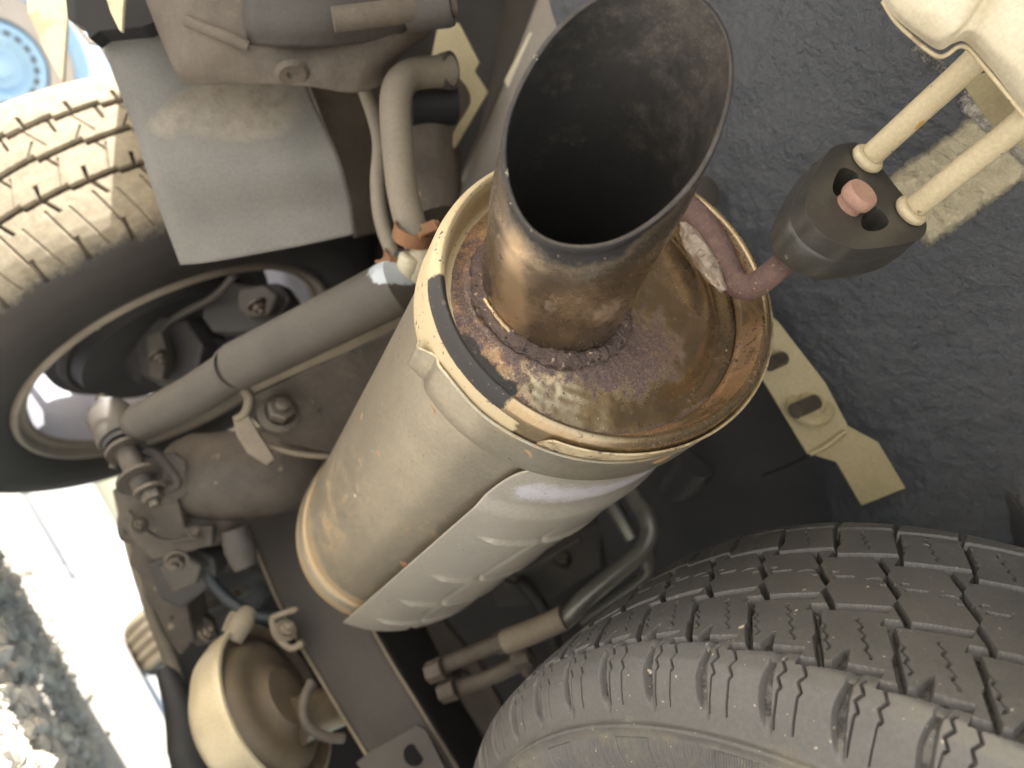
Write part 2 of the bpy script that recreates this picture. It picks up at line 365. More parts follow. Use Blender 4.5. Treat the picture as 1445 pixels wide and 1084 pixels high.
for i in range(NR):
    k = .852*i/(NR-1)+.0
    for j in range(NA):
        p = 2*math.pi*j/NA; x, y = k*MA*math.cos(p), k*MB*math.sin(p); V.append(mc+mu*x+mw*y+max_*plate_s(x, y)); pm.append((x, y, k, p))
V = W(np.array(V)); pm = np.array(pm); rr = np.hypot(pm[:, 0]-pu, pm[:, 1]-pw); qx, qy = project(V)
ang = np.arctan2(pm[:, 1]-pw, pm[:, 0]-pu)
fb = fbm(V, 45, 3.1)
left = np.clip((760-qx)/90, 0, 1)*np.clip((qy-290)/60, 0, 1)
below = np.exp(-np.maximum(0, rr-PR)/.020)*np.clip((qy-380)/60, 0, 1)
below2 = np.exp(-(((qx-880)/75)**2+((qy-500)/52)**2))
at = {'rust': np.clip(.20+.34*left+.20*np.clip(fbm(V, 90, 11.), -1, 1)+.44*below*(.5+.5*np.clip((qx-700)/60, 0, 1))+.50*below2+.16*fb+.35*np.clip((pm[:, 2]-.80)/.05, 0, 1)*(qy > 560), 0, 1),
      'orange': np.clip(.17+.46*left+.22*below+.36*np.clip((720-qx)/60, 0, 1)*np.clip((460-qy)/60, 0, 1)+.2*fb+.25*np.clip((qy-545)/30, 0, 1)*np.clip((800-qx)/60, 0, 1), 0, 1),
      'black': np.clip(.30*fb+.75*angd(pm[:, 3], ph_b0+0, ph_b1)*(np.clip((pm[:, 2]-.74)/.08, 0, 1))*np.clip((qy-430)/60, 0, 1), 0, 1), 'cream': 0*qx}
pf = grid_faces(NR, NA, False, True); pf = pf[(rr[pf] > .0392).all(1)]
mesh('end_plate', V, pf, 'plate', mroot, attrs=at)
# tailpipe
NS, NT = 60, 180
def pipe_pt(f, t, dr=0):
    L1 = PL+PAL*math.cos(t)+PBE*math.sin(t); l = f*L1-.012*(1-f)
    g_ = max(f, 0.); r = PR+(PRO-PR)*min(1, g_*1.25)+.0012*math.sin(math.pi*min(1, g_))+.0008*math.exp(-g_/.05) + .0006*math.exp(-((f-.985)/.02)**2)
    r += .0011*mnoise.noise(Vector((math.cos(t)*1.5, math.sin(t)*1.5, f*3)))
    return B0+pd*l+(r+dr)*(math.cos(t)*pa+math.sin(t)*pb)
TT = np.linspace(0, 2*math.pi, NT, endpoint=False)
V = W(np.array([pipe_pt(f, t) for f in np.linspace(0, 1, NS) for t in TT])); ff = np.repeat(np.linspace(0, 1, NS), NT)
qx, qy = project(V); fb = fbm(V, 40, 9.)
at = {'soot_and_reflection': np.clip(.80*np.clip((ff-.80)/.2, 0, 1)**2+.14*fb+.40*np.exp(-((qx-800)/50)**2)*np.exp(-((qy-350)/40)**2)+.32*np.exp(-((qx-880)/90)**2-((qy-365)/22)**2), 0, 1),  # soot at the lip; dark bands further down are painted reflections
      'gold_reflection': np.clip(.92*np.exp(-((qx-722)/24)**2)*np.clip((qy-300)/60, 0, 1)+.55*np.exp(-((qx-830)/70)**2-((qy-432)/32)**2)+.12*fb+.3*np.exp(-((qx-960)/40)**2-((qy-380)/50)**2), 0, 1),  # bright stripe and patches are reflections painted into the colour
      'rust': np.clip(.22+.42*np.exp(-ff/.10)+.2*fb+.22*np.exp(-((qy-440)/25)**2), 0, 1)}
tp = mesh('tailpipe', V, grid_faces(NS, NT, False, True), 'pipe', mroot, attrs=at)
TH = .0022
V = [pipe_pt(1, t) for t in TT]+[pipe_pt(1, t, -.0004)+pd*.0006 for t in TT]+[pipe_pt(1, t, -TH+.0004)+pd*.0006 for t in TT]+[pipe_pt(1, t, -TH) for t in TT]
mesh('pipe_lip', W(np.array(V)), grid_faces(4, NT, False, True), mat('worn_lip', (.07, .062, .055), (.02, .019, .018), 120, .4, .6, .4, 300, spots=[((.5, .42, .3), 240, .68)]), tp, angle=80)
V = W(np.array([pipe_pt(f, t, -TH-.0001) for f in np.linspace(-2.2, 1, NS) for t in TT])); ff = np.repeat(np.linspace(-2.2, 1, NS), NT); qx, qy = project(V); fb = fbm(V, 30, 5.)
at = {'bore_light': .55*np.clip(.50*np.clip((qx-900)/90, 0, 1)*np.clip((330-qy)/200, 0, 1)+.22*np.clip((130-qy)/90, 0, 1)+.25*fb+.1, 0, 1)*np.clip((ff-.2)/.5, 0, 1)}  # lighter upper right wall: light painted on, fading with depth
mesh('pipe_bore', V, grid_faces(NS, NT, False, True), 'inner', tp, attrs=at)
V = W(np.array([B0+pd*(-.24)+.0385*r*(math.cos(t)*pa+math.sin(t)*pb) for r in (0.0, 1) for t in TT[::6]]))
mesh('bore_end', V, grid_faces(2, 30, False, True), 'inner', tp)
_x = []
for p in np.linspace(0, 2*math.pi, 361):
    Q = W(mc+mu*(pu+(PR+.005)*math.cos(p))+mw*(pw+(PR+.005)*math.sin(p))); qx_, qy_ = project([Q]); _x.append((qx_[0]-694)**2+(qy_[0]-375)**2)
pA = 2*math.pi*int(np.argmin(_x))/360; _x = []
for p in np.linspace(0, 2*math.pi, 361):
    Q = W(mc+mu*(pu+(PR+.005)*math.cos(p))+mw*(pw+(PR+.005)*math.sin(p))); qx_, qy_ = project([Q]); _x.append((qx_[0]-742)**2+(qy_[0]-484)**2)
pB = 2*math.pi*int(np.argmin(_x))/360; dd_ = math.atan2(math.sin(pB-pA), math.cos(pB-pA)); ang0 = pA if dd_ > 0 else pB; print('collar arc', pA, pB)
# weld bead round the pipe foot: lumpy torus
V = []; NW = 260
for i in range(NW):
    p = 2*math.pi*i/NW; x, y = pu+PR*1.01*math.cos(p), pw+PR*1.01*math.sin(p)
    s0 = plate_s(pu+(PR+.004)*math.cos(p), pw+(PR+.004)*math.sin(p))
    r0 = .0062+.0005*math.sin(i*.8+3*mnoise.noise(Vector((i*.07, 0, 0))))+.0022*mnoise.noise(Vector((i*.06, 2, 0)))+.0006*mnoise.noise(Vector((i*.3, 5, 0)))
    for j in range(14):
        q = 2*math.pi*j/14; rad = PR+.0035+r0*math.cos(q)*(1.0 if math.cos(q) > 0 else .55); V.append(mc+mu*(pu+rad*math.cos(p))+mw*(pw+rad*math.sin(p))+max_*(s0+.0005+r0*math.sin(q)*.75+.0006*mnoise.noise(Vector((i*.4, j*.6, 0)))))
mesh('weld_bead', W(np.array(V)), grid_faces(NW, 14, True, True), 'weld', mroot)
V = []
for i in range(60):
    p = ang0 + (i/59)*abs(dd_); x, y = pu+(PR+.0052+.0007*math.sin(i*.5))*math.cos(p), pw+(PR+.0052)*math.sin(p)
    V.append(W(mc+mu*x+mw*y+max_*(plate_s(x, y)-.0050*math.sin(math.pi*min(1, (i+3)/50))-.001*mnoise.noise(Vector((i*.2, 0, 7))))))
Vt, Ft = tube_data(V, [.0007, .0015, .0018, .0015, .0006], 12, True, 1); mesh('collar_edge', Vt, Ft, M['plate'], mroot, attrs={'cream': np.full(len(Vt), .45), 'rust': np.full(len(Vt), .3), 'orange': np.full(len(Vt), .4), 'black': np.zeros(len(Vt))})
# strap round the lower half with a turned-up lip
a0 = find_phi(612, 492, .03, .975); a1 = find_phi(1086, 470, .02, .99); am = find_phi(880, 640, .02, .99); af = find_phi(755, 618, .015, .99)
def arc(a, b, via, n=160):
    def un(x, ref): 
        while x-ref > math.pi: x -= 2*math.pi
        while x-ref < -math.pi: x += 2*math.pi
        return x
    v = un(via, a); b2 = un(b, v); return np.linspace(a, b2, n)
phs = arc(a0, a1+.0, am, 200); phs = np.concatenate([phs, phs[-1]+np.sign(phs[-1]-phs[0])*np.linspace(.01, 1.1, 40)])
sgn = np.sign(phs[-1]-phs[0])
def strap_fn(k, s, p):
    t = (p-a0)*sgn
    w = .0025*math.exp(-((t-.02)/.03)**2)-.0018*math.exp(-((t-.13)/.03)**2)
    e = .0045*math.exp(-((t-.02)/.05)**2)+.003*math.sin(max(0, t)*14)*math.exp(-t*5)
    if s < .020: s = s+e*1.3
    return k+w/.1, s
ring_mesh('clamp_strap', [(.0095, 1.003), (.0105, 1.012), (.024, 1.006), (.035, 1.006), (.0365, 1.002), (.0372, .992), (.0374, .948)], 'shell', mroot, phis=phs, fn=strap_fn, solid=.0008,
          attrfn=lambda V, m_: {'tan': .42*(m_[:, 1] < .018)})
# flange: starts at the tab and runs round the lower right
ph2 = arc(af, phs[-1], am if abs(am-af) > .05 else a1, 160)
def fl_fn(k, s, p):
    t = abs(p-ph2[0]); g = min(1, t/.06); g = math.sin(g*math.pi/2)
    return .992+(k-.992)*g, .011+(s-.011)*g
ring_mesh('strap_lip', [(.010, .996), (.006, 1.004), (.001, 1.011), (-.002, 1.016), (-.0025, 1.019)], 'plate', mroot, phis=ph2, fn=fl_fn, solid=.0012,
          attrfn=lambda V, m_: {'orange': .42+.25*(m_[:, 2] > 1.02), 'rust': .30*np.ones(len(V)), 'cream': .55*(m_[:, 2] < 1.02), 'black': 0*m_[:, 0]})
# heat shield
h0 = find_phi(728, 650, .046, 1.0); hf = find_phi(484, 886, .40, 1.0)
print('phi', a0, a1, am, af, h0, hf)
def dphi(a, b): return math.atan2(math.sin(a-b), math.cos(a-b))
hspan = 2.25
V = []; meta = []
NSs, NPh = 320, 170
for i in range(NSs):
    f = i/(NSs-1); 
    for j in range(NPh):
        g = j/(NPh-1); 
        edge = h0+dphi(hf, h0)*f - sgn*.10*math.exp(-f/.035)*-1
        s = .035+.376*f
        p = edge+sgn*hspan*g
        kk = 1.0+.018*math.exp(-g/.012)*0
        # pressed ribs across and a crease along
        rib = 0
        for fr in (.26, .50, .70, .88): 
            ff_ = fr+.10*g; rib += (.034*math.exp(-((f-ff_)/.0055)**2)-.016*math.exp(-((f-ff_-.012)/.010)**2))*np.clip((g-.07)/.05, 0, 1)*np.clip((.50-g)/.15, 0, 1)
        rib -= .020*math.exp(-((g-.24-.02*math.sin(f*7))/.010)**2)*np.clip((f-.2)/.1, 0, 1)
        top = .022*math.exp(-((f-.0)/.05)**2)      # swells out towards the strap
        und = .0018*mnoise.noise(Vector((f*5, g*5, 1)))
        q_ = np.clip((f-.125)/.045, 0, 1); V.append(mp(.982+.038*q_*q_*(3-2*q_)+rib+und, p, s)); meta.append((f, g))
meta = np.array(meta)
mesh('heat_shield', W(np.array(V)), grid_faces(NSs, NPh), 'shield', mroot, solid=.0012,
     attrs={'pale': np.clip(.70*np.exp(-((meta[:, 0]-.075)/.048)**2)*np.clip((meta[:, 1]-.01)/.05, 0, 1), 0, 1)})
# hanger rod welded to the end plate
tube('hanger_rod', [(966, 292, .500), (985, 312, .492), (1008, 345, .484), (1030, 388, .476), (1043, 403, .470), (1062, 404, .466), (1085, 389, .458), (1125, 356, .452), (1180, 308, .437)], [.0098, .0100, .0098, .0088, .0082, .0079, .0077, .0075, .0075], 'rod', mroot, seg=28,
     )
o = mroot.children[-1]; me = o.data; co_ = np.array([v.co for v in me.vertices])+np.array(mroot.location); qx, qy = project(co_)
a = me.attributes.new('weldy', 'FLOAT', 'POINT'); a.data.foreach_set('value', np.clip(.75-np.abs((qx-985)-(qy-345)*.62+12)/36, 0, .8).astype(np.float32)*(qx < 1048))
V = []
wp = [np.array(p) for p in catmull([P(964, 318, .487), P(980, 345, .480), P(1002, 380, .472), P(1020, 410, .466)], 12)]
Vt, Ft = tube_data(wp, [.003, .0062, .0070, .0058, .002], 20, True, 1)
Vt = np.array(Vt); Vt = Vt+(fbm(Vt, 190, 1.)[:, None]*.0022*np.ones(3)); mesh('rod_weld', Vt, Ft, mat('pale_weld_bead', (.50, .42, .33), (.20, .15, .13), 120, .5, .4, .8, 300, .002), mroot)
# pin end past the rubber
D = -max_
pin0 = cam(1180, 305, .444)
lathe('rod_tip', W(pin0), WD(D), [(-.02, .0078), (.0125, .0078), (.0138, .0080), (.0142, .0094), (.0156, .0100), (.0195, .0099), (.0214, .0090), (.0216, .006), (.0212, 0)], 'pin', mroot, seg=40)
# ================================================================ RUBBER HANGER
FP = cam(1220, 280, .448)
def onface(px, py, off=0):
    d = cam(px, py, 1.); t = ((FP+D*off)@D)/(d@D); return d*t
def rcurve(pts, n=6, closed=True):
    k = len(pts); out = []
    for i in range(k):
        p0, p1, p2, p3 = (np.array(pts[(i+q) % k], float) for q in (-1, 0, 1, 2))
        for t in range(n):
            t /= n; out.append(.5*((2*p1)+(p2-p0)*t+(2*p0-5*p1+4*p2-p3)*t*t+(3*p1-p0-3*p2+p3)*t**3))
    return out
face = [(1193, 202), (1172, 210), (1156, 236), (1142, 265), (1136, 292), (1148, 318), (1172, 338), (1203, 351), (1240, 350), (1282, 343), (1302, 334), (1308, 318), (1300, 304), (1270, 270), (1240, 232), (1214, 204)]
h1 = [(1186, 238), (1175, 262), (1180, 276), (1194, 272), (1212, 250), (1202, 240)]
h2 = [(1222, 296), (1215, 317), (1226, 326), (1246, 323), (1254, 311), (1240, 292)]
rroot = thing('exhaust_hanger', W(FP), 'black rubber exhaust hanger block with a pink rusty pin and two cream rods through it', 'rubber hanger')
fo = [W(onface(*p)) for p in rcurve(face, 4)]; hh = [[W(onface(*p)) for p in rcurve(h, 3)] for h in (h1, h2)]
prism('rubber_block', fo, WD(-D*.029), 'rubber', rroot, holes=hh, bevel=.0022, smooth=True, angle=50)
# raised band round the back half
fc = np.mean([onface(*p) for p in face], 0)
def scaled(k, off): return [W(fc+(onface(*p)-fc)*k+D*off) for p in rcurve(face, 5)]
rings = [scaled(.995, -.011), scaled(1.012, -.0118), scaled(1.022, -.0135), scaled(1.015, -.026), scaled(1.0, -.0285), scaled(.95, -.030)]
mesh('band', np.array([p for r in rings for p in r]), grid_faces(len(rings), len(rings[0]), False, True), 'rubber', rroot)
# ================================================================ VAN BODY (cream rear valance, rods, underseal)
vroot = thing('van_body', W(cam(1100, 200, .7)), 'cream van body seen from below with dark wrinkled underseal', 'van body')
def rodpath(px, py, base, L_, bend):
    p = onface(px, py, base); q = p+D*L_
    return [W(p), W(p+D*L_*.5), W(q), W(q+bend*.5), W(q+bend)]
bend = np.array((.022, .030, -.012))
for i, (px, py, L_) in enumerate(((1219, 229, .080), (1280, 302, .078))):
    V, Fc = tube_data(rodpath(px, py, -.001, L_, bend), .0072, 28, True, 8)
    r_ = mesh('hanger_rod', V, Fc, 'cream', vroot)
    lathe('rod_collar', W(onface(px, py, 0)), WD(D), [(0, .006), (.0005, .0092), (.002, .0104), (.0042, .0104), (.0058, .0092), (.0062, .0068)], 'cream', r_, seg=40)
# rear valance: pressed panel with a folded lip
def bulge(V, G): 
    return V+ (fbm(V, 14, 2.)[:, None]*.0012)*np.ones(3)
loft('rear_valance', [
    [(1236, -12, .385), (1262, 24, .382), (1296, 54, .379), (1325, 72, .376), (1345, 64, .375), (1363, 62, .374), (1392, 92, .370), (1420, 126, .366), (1460, 176, .362)],
    [(1250, -18, .378), (1275, 16, .374), (1305, 44, .370), (1330, 58, .366), (1350, 55, .367), (1368, 52, .367), (1398, 82, .362), (1430, 118, .358), (1470, 168, .353)],
    [(1290, -40, .366), (1312, -8, .362), (1338, 20, .358), (1358, 36, .358), (1372, 30, .362), (1390, 40, .359), (1420, 70, .353), (1455, 104, .348), (1500, 150, .345)],
    [(1370, -80, .355), (1385, -60, .352), (1395, -40, .350), (1405, -28, .352), (1415, -26, .356), (1435, -16, .350), (1470, 20, .342), (1500, 60, .338), (1560, 110, .336)],
    [(1460, -160, .36), (1470, -140, .357), (1480, -120, .353), (1490, -105, .352), (1500, -95, .352), (1520, -85, .347), (1560, -50, .342), (1600, -10, .338), (1650, 40, .336)]],
    'creamw', vroot, n=8, solid=.0, fn=bulge)
tube('valance_lip', [(1246, 2, .388), (1264, 30, .386), (1290, 55, .384), (1312, 73, .382), (1326, 80, .381), (1338, 76, .380), (1352, 66, .378), (1366, 68, .375), (1386, 90, .372), (1414, 124, .368), (1455, 174, .364)], .0012, 'cream', vroot, seg=10, n=6)
# khaki inner step and slot behind the rods
plate('inner_step', [(1350, 118, .44), (1400, 98, .43), (1470, 150, .42), (1500, 235, .43), (1450, 215, .44), (1395, 168, .445)], .002, 'putty', vroot)
plate('step_slot', [(1383, 108, .4385), (1396, 102, .436), (1416, 122, .433), (1412, 128, .434), (1396, 120, .437)], .0015, 'black', vroot)
plate('step_slot', [(1369, 115, .4395), (1373, 113, .439), (1400, 138, .4375), (1418, 140, .4345), (1415, 144, .435), (1398, 143, .438)], .0015, 'dark', vroot)
# underseal skin of the boot floor
def us_fn(V, G):
    n1 = fbm(V, 26, 1., 4); n2 = fbm(V, 75, 4., 3); n4_ = fbm(V, 7, 12., 2); n3_ = 1-np.abs(fbm(V, 120, 8., 2)); return V+WD(np.array((-.35, -.2, .9)))*(n4_*.007+n1*.0024+n2*.0014+n3_*.0018)[:, None]
def us_attr(V):
    x, y = project(V)
    def blob(cx, cy, a, b, th):
        c, s = math.cos(th), math.sin(th); u_ = ((x-cx)*c+(y-cy)*s)/a; v_ = (-(x-cx)*s+(y-cy)*c)/b
        return np.clip(1.35-np.maximum(np.abs(u_), np.abs(v_))**2.5, 0, 1)
    return {'cream': np.clip(blob(1352, 250, 96, 58, -.62), 0, 1)*1.05, 'white': np.clip(blob(1410, 185, 85, 17, .72)*.62+blob(1315, 85, 45, 12, .72)*.5, 0, 1)}
loft('underseal_skin', [
    [(760, -60, .66), (900, -80, .62), (1060, -80, .56), (1200, -80, .50), (1350, -60, .455), (1520, -40, .43)],
    [(800, 80, .68), (930, 80, .64), (1060, 80, .58), (1200, 80, .52), (1350, 90, .465), (1520, 90, .44)],
    [(860, 230, .70), (960, 240, .66), (1070, 240, .60), (1200, 240, .545), (1350, 240, .50), (1520, 240, .47)],
    [(980, 380, .70), (1020, 390, .66), (1085, 410, .62), (1210, 400, .575), (1350, 390, .54), (1520, 390, .51)],
    [(1040, 470, .70), (1080, 490, .67), (1135, 510, .64), (1230, 520, .61), (1360, 520, .58), (1520, 520, .55)],
    [(1100, 560, .71), (1130, 585, .69), (1185, 620, .665), (1270, 650, .645), (1380, 650, .62), (1520, 650, .60)],
    [(1150, 640, .73), (1180, 680, .71), (1220, 735, .69), (1290, 780, .68), (1390, 780, .67), (1520, 780, .66)],
    [(1180, 760, .78), (1200, 790, .77), (1240, 830, .76), (1300, 860, .75), (1390, 880, .74), (1520, 900, .74)]],
    'under', vroot, n=26, solid=0, fn=us_fn, attrfn=us_attr)
tube('seam_ridge', [(1010, 290, .625), (1050, 370, .624), (1085, 418, .624), (1140, 500, .640), (1180, 570, .662), (1205, 625, .672)], .0022, 'under', vroot, seg=8, n=8)
for (x0, y0, x1, y1, d0, d1) in ((1290, 480, 1470, 405, .585, .54), (1210, 610, 1330, 560, .66, .62), (1260, 735, 1470, 655, .69, .625)):
    tube('pressed_rib', [(x0, y0, d0), ((x0+x1)/2, (y0+y1)/2+6, (d0+d1)/2), (x1, y1, d1)], [.003, .007, .006], 'under', vroot, seg=12, n=10)
# dark side member between the muffler and the tyre, running away under the floor
loft('side_member', [
    [(860, 560, .86), (950, 560, .80), (1060, 440, .70), (1090, 470, .69)],
    [(840, 700, .90), (960, 660, .82), (1090, 560, .72), (1130, 570, .71)],
    [(860, 800, .95), (980, 770, .86), (1130, 650, .76), (1190, 690, .735)],
    [(880, 900, 1.0), (1040, 880, .90), (1200, 800, .82), (1270, 830, .78)]], 'dark', vroot, n=8, solid=0)
# khaki flat bracket with two studs
tube('bracket_fold', [(1143, 641, .624), (1165, 630, .621), (1192, 609, .6195)], .0022, 'putty', vroot, seg=10, n=4)
kb = plate('mounting_bracket', [(1030, 315, .600), (1052, 345, .602), (1084, 440, .606), (1100, 455, .608), (1165, 540, .616), (1196, 600, .622), (1190, 612, .623), (1140, 642, .626), (1075, 535, .618), (1040, 450, .608)], .003, 'putty', vroot)
plate('bracket_foot', [(1196, 601, .623), (1240, 625, .622), (1279, 690, .628), (1216, 714, .636), (1178, 650, .634), (1142, 642, .627)], .003, 'putty', vroot)
bax = disc_axis(1135, 575, (.5, .6), .75)
lathe('stud_boss', P(1142, 572, .620), bax, [(0, .020), (.003, .0195), (.005, .016), (.0045, .012), (.007, .010), (.0075, .0)], 'putty', kb, seg=40)
tube('stud', [(1150, 568, .615), (1122, 580, .602)], .0065, 'bolt', kb, n=2)
tube('stud', [(1104, 506, .610), (1086, 514, .598)], .0058, 'bolt', kb, n=2)
plate('bracket_hole', [(1092, 502, .6085), (1100, 498, .6085), (1108, 502, .609), (1108, 510, .609), (1100, 516, .609), (1092, 512, .6085)], .001, 'black', kb)
lathe('rubber_plug', P(992, 272, .62), disc_axis(992, 272, (.6, .4), .8), [(0, .0135), (.003, .013), (.004, .010), (.004, 0)], 'beam', vroot, seg=32)
# grey chassis rail behind the tailpipe
crail = loft('chassis_rail', [
    [(775, -40, .74), (800, -40, .72), (880, -40, .68), (1000, -40, .66)],
    [(712, 120, .77), (735, 120, .75), (820, 120, .70), (950, 120, .68)],
    [(640, 280, .82), (660, 280, .80), (740, 280, .76), (900, 300, .72)],
    [(560, 440, .90), (585, 440, .88), (680, 440, .84), (820, 460, .80)]], 'rail', vroot, n=6, solid=.002)
plate('paint_patch', [(747, 46, .745), (752, 46, .744), (760, 62, .743), (738, 115, .755), (722, 135, .762), (711, 114, .763)], .0008, 'creamw', crail)
loft('rail_flank', [
    [(775, -40, .742), (760, -40, .80), (700, -60, .90)],
    [(712, 120, .772), (704, 120, .83), (690, 120, .95)],
    [(640, 280, .822), (634, 290, .87), (640, 330, 1.0)],
    [(560, 440, .902), (560, 450, .95), (580, 500, 1.1)]], 'beam', vroot, n=5, solid=.002)
# floor pan above everything (also what keeps the sun off the parts underneath)
zf = .74
def hz(x, y, z): return np.array((x, y, z))
V = []; nx, ny = 40, 50
for i in range(nx):
    for j in range(ny):
        x = -.70+1.6*i/(nx-1); y = .45+2.6*j/(ny-1); z = zf+.02*(math.sin(j*.9) > .3)+.05*(abs(x) < .15)
        V.append(hz(x, y, z))
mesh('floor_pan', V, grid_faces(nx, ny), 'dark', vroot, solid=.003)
V = [(-.72, -.12, .42), (-.72, 3.1, .42), (-.72, 3.1, 1.1), (-.72, -.12, 1.1)]
# left flank of the body: leaves the wheel arch open
arch = []
wheel_c = W(np.array((-.4375, .0254, -1.0275)))
for t in np.linspace(math.pi, 0, 18): arch.append((-.70, wheel_c[1]-.0-.37*math.cos(math.pi-t)*-1, wheel_c[2]+.37*math.sin(t)))
low = .40
out = [(-.70, -.125, low)]+[(-.70, 3.3, low), (-.70, 3.3, 1.35), (-.70, -.125, 1.35)]
prism('body_side', [np.array(p) for p in out], np.array((-.012, 0, 0)), 'creamw', vroot, bevel=0)
prism('rear_panel', [np.array(p) for p in ((-.698, -.11, .50), (1.0, -.11, .50), (1.0, -.11, 1.3), (-.698, -.11, 1.3))], np.array((0, -.012, 0)), 'creamw', vroot, bevel=0)
prism('body_side', [np.array(p) for p in ((1.0, -.125, .42), (1.0, 3.3, .42), (1.0, 3.3, 1.35), (1.0, -.125, 1.35))], np.array((.012, 0, 0)), 'creamw', vroot, bevel=0)
prism('front_panel', [np.array(p) for p in ((-.70, 3.3, .36), (1.0, 3.3, .36), (1.0, 3.3, 1.3), (-.70, 3.3, 1.3))], np.array((0, .012, 0)), 'dark', vroot, bevel=0)
prism('boot_floor', [np.array(p) for p in ((-.69, -.10, .86), (1.0, -.10, .86), (1.0, .60, .86), (-.69, .60, .86))], np.array((0, 0, .01)), 'dark', vroot, bevel=0)
# ================================================================ TYRES
def tyre_mesh(name, c, ax, prof, tread, mt, parent, arcs, seed=0, phase=0.0, attrf=None, s_dense=None):
    """prof: list of (s, r); tread(x, s) -> depth below the surface, x = arc length. arcs: (start, end, n) of densely built angles; rest coarse"""
    ax, a, b = basis(ax); pr = np.array(prof)
    th = []
    a0_, a1_, n_ = arcs
    th = np.concatenate([np.linspace(a0_, a1_, n_, endpoint=False), np.linspace(a1_, a0_+2*math.pi, 160, endpoint=False)])
    ss = pr[:, 0]; cum = np.concatenate([[0], np.cumsum(np.hypot(np.diff(pr[:, 0]), np.diff(pr[:, 1])))])
    tot = cum[-1]; t0, t1, nd = s_dense
    u_ = np.concatenate([np.linspace(0, t0, 40, endpoint=False), np.linspace(t0, t1, nd, endpoint=False), np.linspace(t1, tot, 60)])
    # smooth profile
    sp = np.interp(u_, cum, pr[:, 0]); rp = np.interp(u_, cum, pr[:, 1])
    for _ in range(6):
        w_ = np.concatenate([[1], np.full(len(u_)-2, .5), [1]])
        sp[1:-1] = (sp[:-2]+2*sp[1:-1]+sp[2:])/4; rp[1:-1] = (rp[:-2]+2*rp[1:-1]+rp[2:])/4
    dn = np.stack([np.gradient(sp), np.gradient(rp)], 1); dn /= np.linalg.norm(dn, axis=1)[:, None]; nn = np.stack([-dn[:, 1], dn[:, 0]], 1)
    TH_, UU = np.meshgrid(th, u_, indexing='ij'); R0 = rp.max()
    dep = tread(TH_*R0, UU)
    SP = sp[None, :]-nn[:, 0][None]*dep; RP = rp[None, :]-nn[:, 1][None]*dep
    V = np.asarray(c)[None, None]+ax*SP[..., None]+RP[..., None]*(np.cos(TH_)[..., None]*a+np.sin(TH_)[..., None]*b)
    V = W(V.reshape(-1, 3)); at = attrf(dep.ravel(), UU.ravel(), TH_.ravel()) if attrf else None
    return mesh(name, V, grid_faces(len(th), len(u_), True, False)[:, ::-1].copy(), mt, parent, attrs=at, angle=35)
def sm(d, w): return np.clip(.5-d/w, 0, 1)          # 1 where signed distance d is negative
def line_groove(x, s, s0, w, dep, soft=.0012): return dep*sm(np.abs(s-s0)-w/2, soft)
def angle_of(px, py, c, ax, r, s):
    ax_, a, b = basis(ax); t = np.linspace(0, 2*math.pi, 3600); X = c+ax_*s+r*(np.cos(t)[:, None]*a+np.sin(t)[:, None]*b)
    x = CX+F*X[:, 0]/-X[:, 2]; y = CY-F*X[:, 1]/-X[:, 2]; e = (x-px)**2+(y-py)**2+1e6*(X[:, 2] > -.05); return t[np.argmin(e)]
